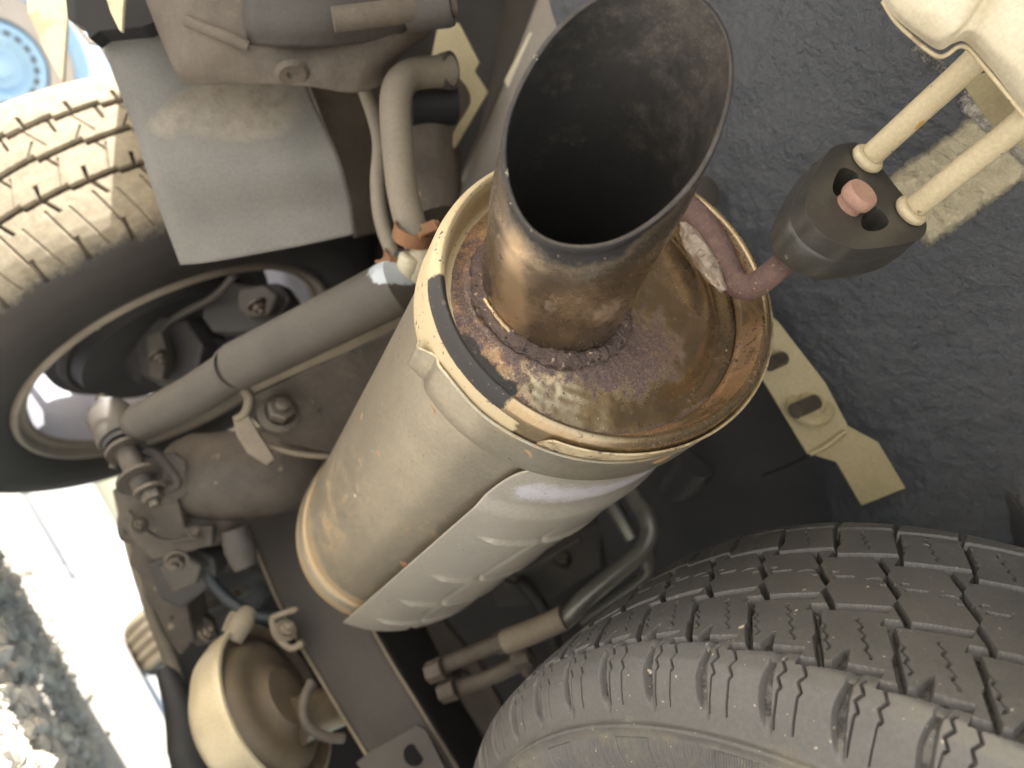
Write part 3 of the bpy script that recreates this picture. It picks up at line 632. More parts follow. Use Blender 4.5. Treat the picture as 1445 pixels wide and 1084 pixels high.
# --- near tyre (lower right)
nc = np.array((.1779, -.4435, -.4003)); na = nrm((.685, .2614, -.680)); NRd = .32
nprof = [(.040, .190), (.018, .200), (.004, .222), (-.005, .250), (-.0065, .272), (-.003, .2825), (.000, .2855), (.002, .2885), (.006, .2975), (.012, .3065), (.018, .3120), (.026, .3165), (.05, .3195), (.09, .321), (.13, .3215), (.17, .320), (.19, .317), (.205, .309), (.213, .295), (.216, .27), (.21, .235), (.19, .19)]
npa = np.array(nprof); ncum = np.concatenate([[0], np.cumsum(np.hypot(np.diff(npa[:, 0]), np.diff(npa[:, 1])))])
def U_of(s): return np.interp(s, npa[4:20, 0], ncum[4:20])
G1, G2, G3, G4 = (float(U_of(v)) for v in (.0308, .0764, .1347, .176)); SH = float(ncum[7]); BD = float(ncum[5]); E1 = float(U_of(.016))
PIT = .0368
def near_tread(x, u):
    dep = np.zeros_like(x)
    def saw(ph, amp): 
        f = np.mod(x/PIT+ph, 1.0); return amp*(f-.5)
    def cell(ph): f = np.mod(x/PIT+ph, 1.0); return f
    g1 = G1+saw(.1, .007); g2 = G2+saw(.45, .012); g3 = G3+saw(.8, .010); g4 = G4+saw(.2, .006)
    for g, w, d in ((g1, .0032, .0055), (g2, .0042, .0060), (g3, .0038, .0060), (g4, .0034, .0055)):
        dep = np.maximum(dep, d*sm(np.abs(u-g)-w/2, .0022))
    # slots between the blocks of the inner ribs
    def slot(lo, hi, ph, slant, w, d, per=PIT):
        xx = x+slant*(u-(lo+hi)/2); f = (np.mod(xx/per+ph, 1)-.5)*per
        return d*sm(np.abs(f)-w/2, .0014)*((u > lo) & (u < hi))
    dep = np.maximum(dep, slot(g1, g2, .62, .45, .0026, .0070))
    dep = np.maximum(dep, slot(g2, g3, .15, .60, .0026, .0075))
    dep = np.maximum(dep, slot(g3, g4, .48, .4, .0024, .0070))
    dep = np.maximum(dep, slot(g4, G4+.06, .9, .2, .0030, .006))
    # small notches into rib 2 from groove 1
    f = (np.mod(x/PIT+.12, 1)-.5)*PIT; dep = np.maximum(dep, .005*sm(np.abs(f)-(.0035-(u-g1)*.25), .0014)*((u > g1) & (u < g1+.013)))
    # wavy mid slit along rib 3
    mid = (g2+g3)/2+.0012*np.sin(x/PIT*2*math.pi*3); f = np.mod(x/PIT+.15, 1)
    dep = np.maximum(dep, .003*sm(np.abs(u-mid)-.0005, .0009)*((f > .12) & (f < .55)))
    dep = np.maximum(dep, .0045*sm(np.abs(u-(g2+g3)/2-.002)-.0010, .0012)*((f > .60) & (f < .98)))
    # shoulder slots: wide, tapering, bow-shaped, from the first groove down the shoulder
    t_ = np.clip((E1+.008-u)/(E1+.008-SH+.001), 0, 1)
    f = (np.mod((x+.004*np.sin((u-SH)*60))/PIT+.80, 1)-.5)*PIT
    dep = np.maximum(dep, .0042*np.clip((u-SH)/.010, 0, 1)*sm(np.abs(f)-(.0012+.0016*np.sin(np.clip(t_, 0, 1)*math.pi)), .0020)*((u > SH-.001) & (u < E1+.010)))
    dep = np.maximum(dep, .0018*sm(np.abs(f)-.0022, .0016)*((u >= E1+.010) & (u < g1)))
    # zig-zag sipes, two per shoulder block
    zz = np.where(u > E1-.004, .0013*(2*np.abs(np.mod(u/.0085, 1)*2-1)-1), 0)
    for q in (.155, .435):
        f = (np.mod((x-zz)/PIT+.30+q, 1)-.5)*PIT
        dep = np.maximum(dep, .0026*sm(np.abs(f)-np.where(u > E1-.004, .00050, .00028), .0007)*((u > SH+.004) & (u < E1+.013)))
    # zig-zag sipes of ribs 2 and 4
    zz = .0011*(2*np.abs(np.mod(u/.007, 1)*2-1)-1)
    for q, lo, hi in ((.12, g1+.010, g2-.010), (.62, g1+.008, g2-.009), (.1, g3+.008, g4-.008), (.6, g3+.008, g4-.008)):
        f = (np.mod((x-zz+.5*(u-lo))/PIT+.2+q, 1)-.5)*PIT
        dep = np.maximum(dep, .0028*sm(np.abs(f)-.00042, .0007)*((u > lo) & (u < hi)))
    # sidewall: rubbing band and fine radial ribs below it
    rb = ((u > BD-.034) & (u < BD-.004)); dep = dep+np.where(rb, .00035*np.sin(x/.00028)+.0007*(np.mod(x/.075, 1) > .62), 0)
    dep = dep-.0024*np.exp(-((u-BD-.001)/.0020)**2)
    dep = dep-.0007*((u > BD+.004) & (u < SH-.004))*(np.abs((np.mod(x/PIT+.8, 1)-.5)*PIT) < .0010)*0
    return dep
nA0 = 3.0; nA1 = 4.15; amid = 3.6
def unw(x, ref):
    while x-ref > math.pi: x -= 2*math.pi
    while x-ref < -math.pi: x += 2*math.pi
    return x
lo_, hi_ = sorted((unw(nA0, amid), unw(nA1, amid))); lo_ -= .55; hi_ += .2
print('near tyre arc', lo_, hi_)
def near_attr(dep, u, th):
    n_ = np.sin(th*17)+np.sin(th*41+u*300)
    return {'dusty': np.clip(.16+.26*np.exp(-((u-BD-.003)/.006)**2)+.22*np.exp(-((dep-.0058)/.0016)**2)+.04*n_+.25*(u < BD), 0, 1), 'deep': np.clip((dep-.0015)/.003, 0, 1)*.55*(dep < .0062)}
ntr = thing('spare_tyre', W(nc), 'worn black tyre with zigzag sipes and blocky tread in the lower right corner', 'tyre')
tot = ncum[-1]
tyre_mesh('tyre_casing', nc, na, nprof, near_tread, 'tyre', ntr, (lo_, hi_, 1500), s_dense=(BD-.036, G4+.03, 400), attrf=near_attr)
lathe('wheel_rim', W(nc), WD(na), [(.028, .195), (.020, .192), (.022, .186), (.05, .175), (.10, .165), (.12, .10), (.11, .05), (.11, 0)], 'rim', ntr, seg=72, solid=.004)
# --- left rear wheel
lc = np.array((-.4375, .0254, -1.0275)); la = Lf.copy()
lprof = [(.02, .202), (.004, .207), (-.004, .2135), (-.012, .235), (-.016, .262), (-.012, .285), (-.002, .302), (.010, .312), (.0186, .3175), (.030, .321), (.05, .3235), (.09, .3252), (.13, .3252), (.165, .3235), (.19, .3195), (.205, .309), (.212, .290), (.212, .262), (.20, .235), (.185, .212)]
lpa = np.array(lprof); lcum = np.concatenate([[0], np.cumsum(np.hypot(np.diff(lpa[:, 0]), np.diff(lpa[:, 1])))])
def LU(s): return float(np.interp(s, lpa[6:16, 0], lcum[6:16]))
def left_tread(pit, sc=1.0, wide=1.0):
    H3, H2, H1, E0, EZ = LU(.0717), LU(.1147), LU(.1538), LU(.008), LU(.19)
    def f_(x, u):
        dep = np.zeros_like(x)
        def saw(ph, amp, k=1): return amp*(np.mod(x/pit*k+ph, 1.)-.5)
        for g, w in ((H3+saw(.1, .003), .0052), (H2+saw(.4, .0045), .0050), (H1+saw(.7, .005), .0050)):
            dep = np.maximum(dep, .007*sm(np.abs(u-g)-w*wide/2, .003))
        for lo, hi, ph, sl, w, d in ((E0+.004, H3-.012, .0, .25, .0012, .004), (E0, H3-.018, .5, .3, .0009, .003), (H3-.020, H3, .0, .5, .0030, .006), (H3, H3+.016, .25, -.2, .0028, .006), (H3+.006, H2-.008, .75, -.35, .0009, .003),
                                     (H2, H2+.020, .1, -.7, .0012, .004), (H2-.016, H2, .6, .5, .0018, .005), (H1-.018, H1, .3, .1, .0022, .005), (H1, H1+.016, .8, .1, .0024, .005), (H2+.010, H1-.006, .6, .5, .0008, .003)):
            xx = x+sl*(u-lo); f = (np.mod(xx/pit+ph, 1)-.5)*pit
            dep = np.maximum(dep, d*sm(np.abs(f)-w*1.2/2, .0014)*((u > lo) & (u < hi)))
        f = (np.mod(x/pit, 1)-.5)*pit
        dep = np.maximum(dep, .0045*sm(np.abs(f)-.0018, .003)*((u > E0-.006) & (u < E0+.018)))
        return dep
    return f_
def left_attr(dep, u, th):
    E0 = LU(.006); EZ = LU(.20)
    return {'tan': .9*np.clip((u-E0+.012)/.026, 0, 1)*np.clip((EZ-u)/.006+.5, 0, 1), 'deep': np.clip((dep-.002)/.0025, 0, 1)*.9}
lA = angle_of(100, 230, lc, la, .325, .11)
lwr = thing('wheel_assembly', W(lc), 'road wheel with sunlit tan dusty tread behind the grey mud flap', 'wheel')
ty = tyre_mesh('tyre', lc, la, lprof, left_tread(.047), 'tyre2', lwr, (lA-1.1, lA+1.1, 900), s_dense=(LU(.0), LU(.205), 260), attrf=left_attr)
rim = lathe('wheel_rim', W(lc), WD(la), [(-.001, .2135), (-.006, .2117), (-.0075, .207), (-.004, .2035), (.004, .2015), (.006, .198), (.004, .194), (.010, .190)], 'rim', lwr, seg=120)
lathe('rim_barrel', W(lc), WD(la), [(.010, .190), (.04, .184), (.10, .180), (.16, .180), (.17, .17)], 'barrel', lwr, seg=96)
lathe('wheel_disc', W(lc), WD(la), [(.168, .112), (.160, .10), (.15, .08), (.15, 0)], 'dark', lwr, seg=64, solid=.004)
lax, lba, lbb = basis(WD(la))
for i in range(8):
    t = 2*math.pi*(i+.3)/8; rd = math.cos(t)*lba+math.sin(t)*lbb
    box('wheel_spoke', W(lc)+lax*.165+rd*.146, (rd, lax, np.cross(rd, lax)), (.038, .003, .014), 'rim', lwr, bevel=.001)
lathe('balance_weight', P(190, 416, .995), disc_axis(190, 416, (.4, .8), .5), [(0, .0), (0, .0)], 'grimel', lwr, seg=4) if False else None
tube('balance_weight', [(133, 462, .905), (160, 440, .925), (196, 423, .94)], .0045, 'nylon', lwr, seg=10, n=8)
bp = lathe('backing_plate', W(lc+WD(np.zeros(3))*0), WD(la), [(.075, .155), (.060, .152), (.055, .13), (.030, .12), (.028, .07), (.0, .06), (-.004, .0)], 'dark', lwr, seg=72)
tube('brake_line', [(330, 390, .82), (300, 420, .84), (240, 455, .88), (215, 500, .90)], .004, 'beam', lwr, n=8)
lathe('drum_ring', W(lc), WD(la), [(.062, .140), (.050, .139), (.046, .132), (.050, .124), (.040, .118), (.036, .108), (.042, .10)], 'beam', lwr, seg=72)
plate('caliper', [(288, 418, .86), (318, 396, .86), (352, 402, .855), (392, 398, .85), (412, 424, .85), (392, 452, .85), (352, 468, .85), (300, 470, .855), (284, 446, .86)], .035, 'dark', lwr, bevel=.004)
plate('caliper_bracket', [(336, 408, .825), (372, 402, .82), (392, 418, .82), (380, 444, .82), (350, 450, .825), (334, 432, .825)], .014, 'beam', lwr, bevel=.003)
plate('hub_bracket', [(192, 482, .90), (222, 446, .89), (262, 452, .88), (286, 486, .87), (276, 536, .87), (230, 548, .88), (200, 530, .89)], .03, 'dark', lwr, bevel=.004)
plate('hub_arm', [(206, 474, .865), (226, 466, .86), (236, 500, .855), (228, 536, .855), (210, 530, .86)], .012, 'beam', lwr, bevel=.002)
for q in ((362, 428, .80, .007), (222, 500, .84, .007)):
    bolt(lwr, q[0], q[1], q[2], WD(-la), q[3])
# front wheel far ahead
fwc = np.array(wheel_c); fwc = np.array((wheel_c[0]+.02, wheel_c[1]+2.46, .325)); fc_cam = (fwc-np.array((0, 0, CAMH))) @ MW
fwr = thing('wheel_assembly', fwc, 'far front road wheel showing a slice of ribbed tan tread above the bright ground', 'wheel')
def front_tread(x, u):
    dep = np.zeros_like(x)
    for s_ in (.045, .085, .125, .165): dep = np.maximum(dep, .011*sm(np.abs(u-LU(s_))-.006, .004))
    return dep
fA = 0
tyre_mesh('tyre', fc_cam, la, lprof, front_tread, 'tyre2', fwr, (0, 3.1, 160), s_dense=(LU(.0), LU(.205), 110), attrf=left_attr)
lathe('wheel_rim', fwc, WD(la), [(-.001, .2135), (-.0075, .207), (.01, .19), (.15, .18), (.155, .1), (.15, 0)], 'rim', fwr, seg=60)
# ================================================================ MUD FLAP
def flap_attr(V):
    x, y = project(V)
    f = np.clip(1.25-np.abs((x-325)/118)**3-np.abs((y-150-(330-x)*.22)/(30+np.clip((x-230)*.28, 0, 34)))**3+.7*fbm(V, 22, 6.), 0, 1)
    return {'mud': f*.66}
fl = loft('mud_flap', [
    [(118, -30, .60), (180, -30, .60), (260, -30, .605), (360, -30, .61), (460, -30, .62)],
    [(139, 45, .603), (190, 50, .600), (270, 60, .606), (360, 60, .612), (428, 70, .62)],
    [(165, 115, .607), (208, 120, .602), (290, 122, .609), (370, 124, .614), (434, 124, .622)],
    [(190, 180, .612), (224, 182, .602), (300, 184, .604), (385, 180, .609), (455, 172, .620)],
    [(212, 250, .610), (240, 252, .598), (310, 248, .598), (400, 240, .604), (480, 228, .615)],
    [(236, 320, .617), (266, 320, .611), (330, 312, .613), (420, 298, .618), (495, 285, .627)],
    [(256, 374, .620), (290, 371, .615), (350, 361, .615), (430, 346, .620), (501, 331, .628)]], 'flap', None, n=10, solid=.003, attrfn=flap_attr)
tag(fl, 'grey rubber mud flap with a dried mud smear hanging beside the tan tyre', 'mud flap')
fr_ = [P(212, 92, .6005), P(232, 150, .5995), P(250, 205, .5985), P(268, 262, .600), (P(285, 315, .606)), P(300, 345, .609)]

# ================================================================ LEFT UPPER STRUCTURE
tk = thing('splash_guard', P(350, 60, .60), 'brown dusty splash guard panel above the mud flap', 'guard panel')
loft('panel', [
    [(190, -50, .56), (260, -60, .55), (370, -60, .56), (480, -60, .57), (600, -60, .59), (680, -60, .60)],
    [(212, 10, .565), (280, 0, .545), (370, 0, .555), (480, 0, .57), (590, 0, .59), (650, -10, .61)],
    [(232, 60, .57), (300, 60, .553), (380, 62, .563), (470, 60, .575), (560, 55, .59), (610, 40, .62)],
    [(247, 98, .573), (310, 98, .566), (390, 94, .568), (460, 96, .575), (520, 98, .59), (560, 80, .615)],
    [(264, 118, .580), (330, 116, .575), (400, 119, .572), (450, 124, .578), (500, 130, .592), (545, 118, .61)]], 'grime', tk, n=9, solid=.004,
    fn=lambda V, G: V+fbm(V, 20, 5.)[:, None]*np.array((.002, -.002, 0)))
tube('panel_fold', [(262, 30, .548), (320, 52, .547), (350, 66, .552)], .004, 'grime', tk, n=6, seg=10)
lathe('drain_boss', P(412, 103, .565), disc_axis(412, 103, (.2, -.9), .7), [(0, .013), (.003, .010), (.002, .004), (-.002, .003)], 'grime', tk, seg=24)
loft('panel_recess', [
    [(345, -30, .545), (460, -30, .555), (600, -40, .58)],
    [(347, 30, .546), (460, 28, .553), (590, 20, .582)],
    [(350, 62, .556), (450, 66, .566), (560, 52, .592)]], 'beam', tk, n=6, solid=.003)
tube('guard_tube', [(470, 28, .535), (520, 22, .54), (580, 14, .55), (640, 8, .56)], .0085, 'grime', tk, seg=24, n=6)
lathe('tube_mouth', P(630, 8, .555), WD(nrm((1, .1, .1))), [(-.03, .014), (0, .015), (.004, .014), (.004, .0)], 'beam', tk, seg=28)
# khaki plate the filler neck passes through
fk = plate('filler_plate', [(622, 20, .74), (650, 35, .74), (676, 88, .74), (668, 100, .74), (688, 130, .745), (642, 210, .77), (630, 190, .77), (618, 160, .76), (602, 100, .75)], .004, 'putty', None)
tag(fk, 'khaki painted metal plate behind the end of the filler hose', 'plate')
# inner wheel-arch liner
al = loft('arch_liner', [
    [(425, 90, .66), (500, 90, .68), (560, 90, .72), (640, 90, .76)],
    [(440, 130, .67), (500, 140, .69), (560, 150, .73), (640, 160, .78)],
    [(470, 210, .68), (510, 220, .70), (560, 230, .74), (650, 240, .80)],
    [(490, 285, .69), (530, 290, .71), (570, 300, .75), (650, 310, .82)],
    [(500, 336, .70), (540, 328, .72), (575, 335, .76), (650, 360, .84)]], 'grime', None, n=7, solid=.003)
tag(al, 'brown inner wheel arch liner between the mud flap and the filler hoses', 'arch liner')
ft = thing('fuel_filler_hose', P(560, 200, .58), 'thick dusty filler hose bending down with a thin breather hose beside it', 'filler hose')
tube('hose', [(636, 100, .63), (605, 102, .62), (580, 106, .61), (563, 122, .60), (558, 155, .595), (562, 215, .59), (568, 270, .59), (580, 318, .59), (592, 345, .59)], [.0125, .0125, .0125, .0128, .0124, .0122, .0120, .0122, .0118], 'tubedust', ft, seg=32, n=8)
lathe('hose_mouth', P(634, 100, .628), disc_axis(634, 100, (1, .1), .45), [(-.012, .0128), (0, .0150), (.002, .0152), (.003, .013), (.001, .0095), (-.004, .009), (-.004, 0)], 'beam', ft, seg=40)
tube('breather_hose', [(512, 120, .645), (528, 165, .64), (536, 205, .63), (533, 260, .62), (538, 310, .615), (552, 352, .61), (560, 372, .61)], .0062, 'tubedust', ft, seg=20, n=8)
tube('rear_duct', [(630, 130, .70), (602, 180, .68), (605, 240, .68), (618, 300, .68)], [.024, .024, .024, .02], 'grime', ft, seg=24, n=8)
tube('bracket_wire', [(585, 168, .66), (597, 190, .66), (604, 205, .66)], .0025, 'grimel', ft, seg=8, n=4)
# black tube put in for the shade behind the hose mouth
tube('duct_shade', [(578, 146, .655), (642, 144, .665)], .019, 'black', ft, seg=24, n=2)
for (px, py, d, r, md, w) in ((583, 330, .585, .0145, (.25, 1), .011), (560, 362, .605, .0095, (.25, 1), .006)):
    h_ = thing('hose_clamp', P(px, py, d), 'rusty clamp gripping the %s hose end above the silencer' % ('thick filler' if r > .012 else 'thin breather'), 'hose clamp', 'rusty hose clamps')
    axx = disc_axis(px, py, md, .42)
    lathe('band', P(px, py, d), axx, [(-w/2, r-.001), (-w/2, r+.001), (w/2, r+.001), (w/2, r-.001)], 'rust', h_, seg=36)
    e = P(px+24, py-8, d-.012) if r > .012 else P(px-14, py+6, d-.008)
    box('screw_tab', e, (WD((1, .4, 0)), WD((-.4, 1, 0)), WD((0, 0, 1))), (r*.4, r*.28, r*.35), 'rust', h_, bevel=.0008)
    tube('clamp_screw', [(px+8, py+4, d-.016), (px+36, py-16, d-.012)] if r > .012 else [(px-10, py+6, d-.01), (px-30, py+8, d-.008)], r*.17, 'rust', h_, seg=10, n=2)
uf = thing('pipe_union', P(575, 385, .58), 'pair of pale cream union nuts tucked against the silencer side', 'pipe fitting')
lathe('nut', P(575, 372, .60), disc_axis(575, 385, (.35, 1), .3), [(-.028, 0), (-.028, .007), (-.012, .0085), (-.008, .0072), (-.004, .0086), (.006, .0084), (.008, .006), (.008, 0)], 'nylon', uf, seg=24)
lathe('nut', P(594, 355, .60), disc_axis(594, 365, (.35, 1), .3), [(-.024, 0), (-.024, .008), (.004, .0092), (.008, .0075), (.009, 0)], 'nylon', uf, seg=24)
tube('stub_pipe', [(562, 362, .61), (572, 380, .60)], .0065, 'beam', uf, n=2)
# ================================================================ TOP-LEFT BACKGROUND
sd = thing('steel_wheel', P(0, 95, 2.0), 'pale blue steel wheel with a ring of slots behind the tan tyre', 'steel wheel')
bx = disc_axis(0, 95, (1, .1), .93)
lathe('drum', P(0, 95, 2.0), bx, [(-.25, .235), (-.02, .236), (0, .232), (.002, .19), (-.03, .165), (-.03, .118), (.01, .110), (.022, .105), (.022, .070), (.0, .055), (.0, .030), (.012, .026), (.012, 0)], 'blue', sd, seg=96)
lathe('grey_ring', P(0, 95, 1.985), bx, [(-.005, .186), (.0, .186), (.0, .122), (-.005, .122)], 'rail', sd, seg=96)
_, ba, bb = basis(bx)
for i in range(20):
    t = 2*math.pi*i/20; r = .0885; c_ = P(0, 95, 1.978)+r*(math.cos(t)*ba+math.sin(t)*bb)
    box('slot', c_, (bx, math.cos(t)*ba+math.sin(t)*bb, -math.sin(t)*ba+math.cos(t)*bb), (.0006, .0052, .0085), 'dark', sd, bevel=0)
tube('drum_stand', [P(0, 95, 2.12), np.array((*P(0, 95, 2.12)[:2], .0))], .03, 'dark', sd, px=False, n=2)
bl = plate('body_bracket', [(37, -20, .80), (96, -20, .80), (94, 30, .80), (88, 116, .80), (62, 70, .80), (39, 18, .80)], .006, 'cream', None); tag(bl, 'cream pointed bracket hanging down in front of the blue wheel', 'bracket')
b2 = plate('trim_spike', [(144, -20, .56), (176, -20, .56), (173, 20, .56), (172, 44, .56), (168, 43, .56), (155, 16, .56)], .004, 'cream', None); tag(b2, 'small cream spike of trim at the top edge by the black corner', 'trim')
b3 = plate('corner_housing', [(88, -40, .58), (240, -40, .58), (222, 30, .58), (200, 38, .58), (140, 44, .58), (126, 55, .58), (118, 38, .58), (95, 26, .58)], .018, 'black', None); tag(b3, 'black plastic housing at the top edge beside the mud flap', 'housing')
b4 = plate('grey_bracket', [(94, 24, .69), (102, 25, .69), (128, 56, .69), (142, 58, .69), (166, 104, .69), (162, 105, .69), (138, 64, .69), (124, 62, .69)], .003, 'rail', None); tag(b4, 'thin grey angle bracket below the black housing', 'bracket')
# ================================================================ SHOCK ABSORBER
sa = thing('shock_absorber', P(165, 600, .74), 'dusty grey shock absorber slanting across the wheel to a bushed lower eye', 'shock absorber')
V, Fc = tube_data([P(196, 598, .725), P(203, 594, .722), P(270, 560, .70), P(338, 516, .675)], [.014, .0185, .0190, .0192], 36, True, 10); mesh('damper_body', V, Fc, 'shock', sa)
V, Fc = tube_data([P(333, 517, .672), P(340, 514, .672), P(445, 462, .635), P(553, 408, .60), P(557, 406, .60)], [.0190, .0218, .0220, .0225, .019], 40, True, 10)
o = mesh('dust_tube', V, Fc, 'shock', sa); co_ = np.array(V); qx, qy = project(co_); a = o.data.attributes.new('pale', 'FLOAT', 'POINT'); a.data.foreach_set('value', (np.clip((qx-505)/30, 0, 1)*np.clip((408-qy)/12, 0, 1)*.8).astype(np.float32))  # bluish-white sun highlight painted on the upper end
eye = nrm(P(214, 705, .70)-P(146, 562, .76))
lathe('eye', P(163, 604, .735), eye, [(-.020, 0), (-.020, .0195), (-.016, .0210), (.012, .0210), (.016, .0195), (.016, 0)], 'shock', sa, seg=40)
lathe('bushing', P(163, 604, .735), eye, [(-.026, 0), (-.026, .017), (.022, .017), (.022, 0)], 'dark', sa, seg=32)
lathe('mounting_bolt', P(163, 604, .735), eye, [(-.042, 0), (-.042, .006), (-.032, .007), (-.031, .010), (-.025, .0105), (.075, .0100), (.078, .008), (.078, 0)], 'grime_shade', sa, seg=24)
for s_, r_ in ((.030, .0185), (.066, .0205)):
    lathe('washer', P(163, 604, .735)+eye*s_, eye, [(-.0018, .008), (-.0018, r_), (.0018, r_), (.0018, .008)], 'grime_shade', sa, seg=36)
# ================================================================ AXLE, BRACKETS
axr = thing('rear_axle', P(290, 660, .78), 'grimy brown rear axle housing below the shock absorber', 'axle')
def lump(name, path, rad, mt, parent, amp=.15, sc=22, seg=32, n=10):
    V, Fc = tube_data([P(*p) for p in path], rad, seg, True, n); V = np.array(V); f = fbm(V, sc, 7.)
    c_ = V.mean(0); V = V+(V-c_)/np.linalg.norm(V-c_, axis=1)[:, None]*(f*np.mean(rad)*amp)[:, None]
    return mesh(name, V, Fc, mt, parent)
lump('housing', [(235, 655, .80), (262, 668, .80), (320, 672, .79), (400, 660, .80), (470, 640, .84)], [.030, .042, .046, .046, .04], 'grime_shade', axr, .015)
lump('housing_end', [(180, 735, .80), (225, 735, .80), (300, 735, .80), (360, 705, .80)], [.022, .028, .026, .016], 'grime_shade', axr, .03)
plate('spring_perch', [(205, 645, .735), (245, 640, .74), (262, 650, .745), (262, 700, .75), (235, 712, .745), (180, 712, .735), (165, 690, .73), (192, 680, .73)], .006, 'grime_shade', axr, holes=[[P(222, 655, .738), P(236, 655, .741), P(246, 672, .742), P(246, 684, .743), P(232, 686, .740)]] if False else [], bevel=.001)
plate('lower_casting', [(168, 730, .80), (215, 745, .79), (250, 790, .80), (262, 850, .82), (275, 900, .84), (255, 925, .85), (236, 905, .84), (218, 860, .83), (200, 850, .82), (196, 815, .81), (180, 800, .81), (184, 770, .80)], .04, 'grime_shade', axr, bevel=.005)
plate('flat_lug', [(160, 690, .75), (200, 700, .745), (245, 692, .745), (262, 745, .76), (300, 742, .76), (300, 770, .765), (215, 792, .765), (190, 770, .76), (172, 730, .755)], .012, 'grime_shade', axr, bevel=.002)
plate('caliper_block', [(205, 796, .80), (265, 772, .79), (300, 790, .79), (308, 812, .80), (292, 832, .80), (255, 862, .81), (226, 846, .81)], .03, 'dark', axr, bevel=.004)
plate('caliper_face', [(222, 800, .775), (262, 786, .77), (284, 800, .77), (276, 826, .775), (244, 838, .78)], .012, 'beam', axr, bevel=.003)
tube('fork_loop', [(160, 660, .735), (168, 642, .735), (192, 632, .735), (220, 640, .738), (240, 662, .742), (250, 684, .742), (228, 692, .736), (196, 704, .732)], .0045, 'grime_shade', axr, seg=12, n=8)

lump('drop_lug', [(330, 745, .77), (338, 775, .77), (348, 800, .77)], [.013, .016, .012], 'beam', axr, .2)
lump('painted_sun_edge', [(166, 690, .82), (182, 760, .82), (200, 820, .83), (215, 870, .85), (240, 930, .88), (262, 1000, .9)], [.005, .006, .007, .006, .008, .006], 'grimem', axr, .3, 40, 12)  # paler strand: sun on the casting edge put into its colour
bolt(axr, 196, 742, .735, disc_axis(196, 742, (.2, .3), .9), .006)
tube('lug_rib', [(180, 722, .742), (225, 762, .748), (285, 758, .754)], .003, 'grime_shade', axr, seg=10, n=5)
bolt(axr, 275, 752, .745, disc_axis(275, 752, (.2, .3), .9), .005)
bolt(axr, 250, 790, .735, disc_axis(250, 790, (-.2, -.5), .8), .008)
bolt(axr, 212, 690, .700, disc_axis(212, 690, (.3, -.9), .4), .010)
plate('torsion_arm', [(215, 850, .84), (240, 842, .84), (300, 880, .86), (308, 905, .87), (280, 912, .87), (235, 890, .85)], .012, 'grime_shade', axr, bevel=.002)
bolt(axr, 290, 895, .845, disc_axis(290, 895, (.4, .4), .6), .0065, mt='grimem', shank=.8)
lump('arm', [(232, 940, .88), (252, 1000, .88), (268, 1084, .88), (280, 1150, .88)], [.010, .016, .020, .020], 'dark', axr, .2)
lump('cross_arm', [(250, 870, .9), (310, 850, .92), (350, 830, .94)], [.006, .008, .006], 'grime_shade', axr, .2)
lump('back_casting', [(300, 880, 1.0), (340, 800, 1.0), (380, 760, 1.0)], [.05, .05, .04], 'dark', axr, .2)
hb = thing('suspension_bracket', P(430, 560, .68), 'dusty pressed steel bracket with one large bolt left of the silencer', 'bracket')
plate('web', [(348, 556, .70), (400, 536, .69), (480, 505, .68), (556, 470, .67), (600, 600, .74), (470, 641, .74), (400, 628, .72), (372, 612, .71), (352, 592, .70)], .004, 'grime_shade', hb)
plate('top_flange', [(336, 548, .690), (344, 540, .689), (420, 508, .672), (480, 478, .66), (556, 440, .645), (570, 448, .650), (566, 462, .652), (484, 500, .668), (420, 528, .68), (350, 560, .695)], .006, 'grimem', hb, bevel=.002)
plate('ear_plate', [(328, 588, .69), (348, 582, .69), (362, 608, .69), (388, 648, .695), (376, 657, .695), (348, 640, .69), (333, 614, .69)], .005, 'grimem', hb, bevel=.0015)
tube('edge_curl', [(340, 545, .69), (351, 560, .69), (346, 582, .69), (331, 592, .69)], [.0045, .0045, .0040, .0030], 'grimem', hb, seg=14, n=6)
tube('bottom_edge', [(362, 625, .70), (420, 640, .705), (470, 645, .715)], .0028, 'grimem', hb, seg=10, n=4)
bolt(hb, 394, 586, .685, disc_axis(394, 586, (.2, .6), .85), .0125, shank=.5)
rl = thing('lateral_arm', P(420, 680, .82), 'flat grey arm running down from the bracket to the cross beam', 'arm')
V, Fc = tube_data([P(385, 630, .78), P(430, 700, .82), P(470, 790, .86)], [.016, .016, .016], 4, True, 4); mesh('bar', V, Fc, 'beam', rl, smooth=False, bevel=.002)
# cross beam (square section) running down to the bottom edge
cb = thing('cross_beam', P(500, 900, .82), 'long grey box beam running from behind the silencer to the bottom edge', 'beam')
A0, A1, B1_, C1_ = (322, 640, .90), (350, 735, .88), (0, 0, 0), (0, 0, 0)
loft('left_face', [[(300, 620, .92), (345, 735, .89), (398, 862, .84), (462, 975, .80), (520, 1070, .77), (560, 1140, .75)],
                   [(420, 640, .88), (440, 720, .86), (530, 895, .80), (590, 995, .765), (645, 1084, .735), (680, 1140, .72)]], 'beam', cb, n=10, solid=.004)
loft('right_face', [[(420, 640, .881), (440, 720, .861), (530, 895, .801), (590, 995, .766), (645, 1084, .736), (680, 1140, .721)],
                    [(500, 640, .97), (520, 720, .96), (600, 888, .90), (650, 990, .86), (705, 1084, .83), (740, 1140, .81)]], 'dark', cb, n=10, solid=.004)
tube('edge_bead', [(440, 720, .858), (530, 895, .798), (590, 995, .763), (645, 1084, .733), (680, 1140, .718)], .0018, 'grimel', cb, seg=8, n=5)
tube('edge_bead', [(345, 735, .888), (398, 862, .838), (462, 975, .798), (520, 1070, .768)], .0018, 'grimel', cb, seg=8, n=5)
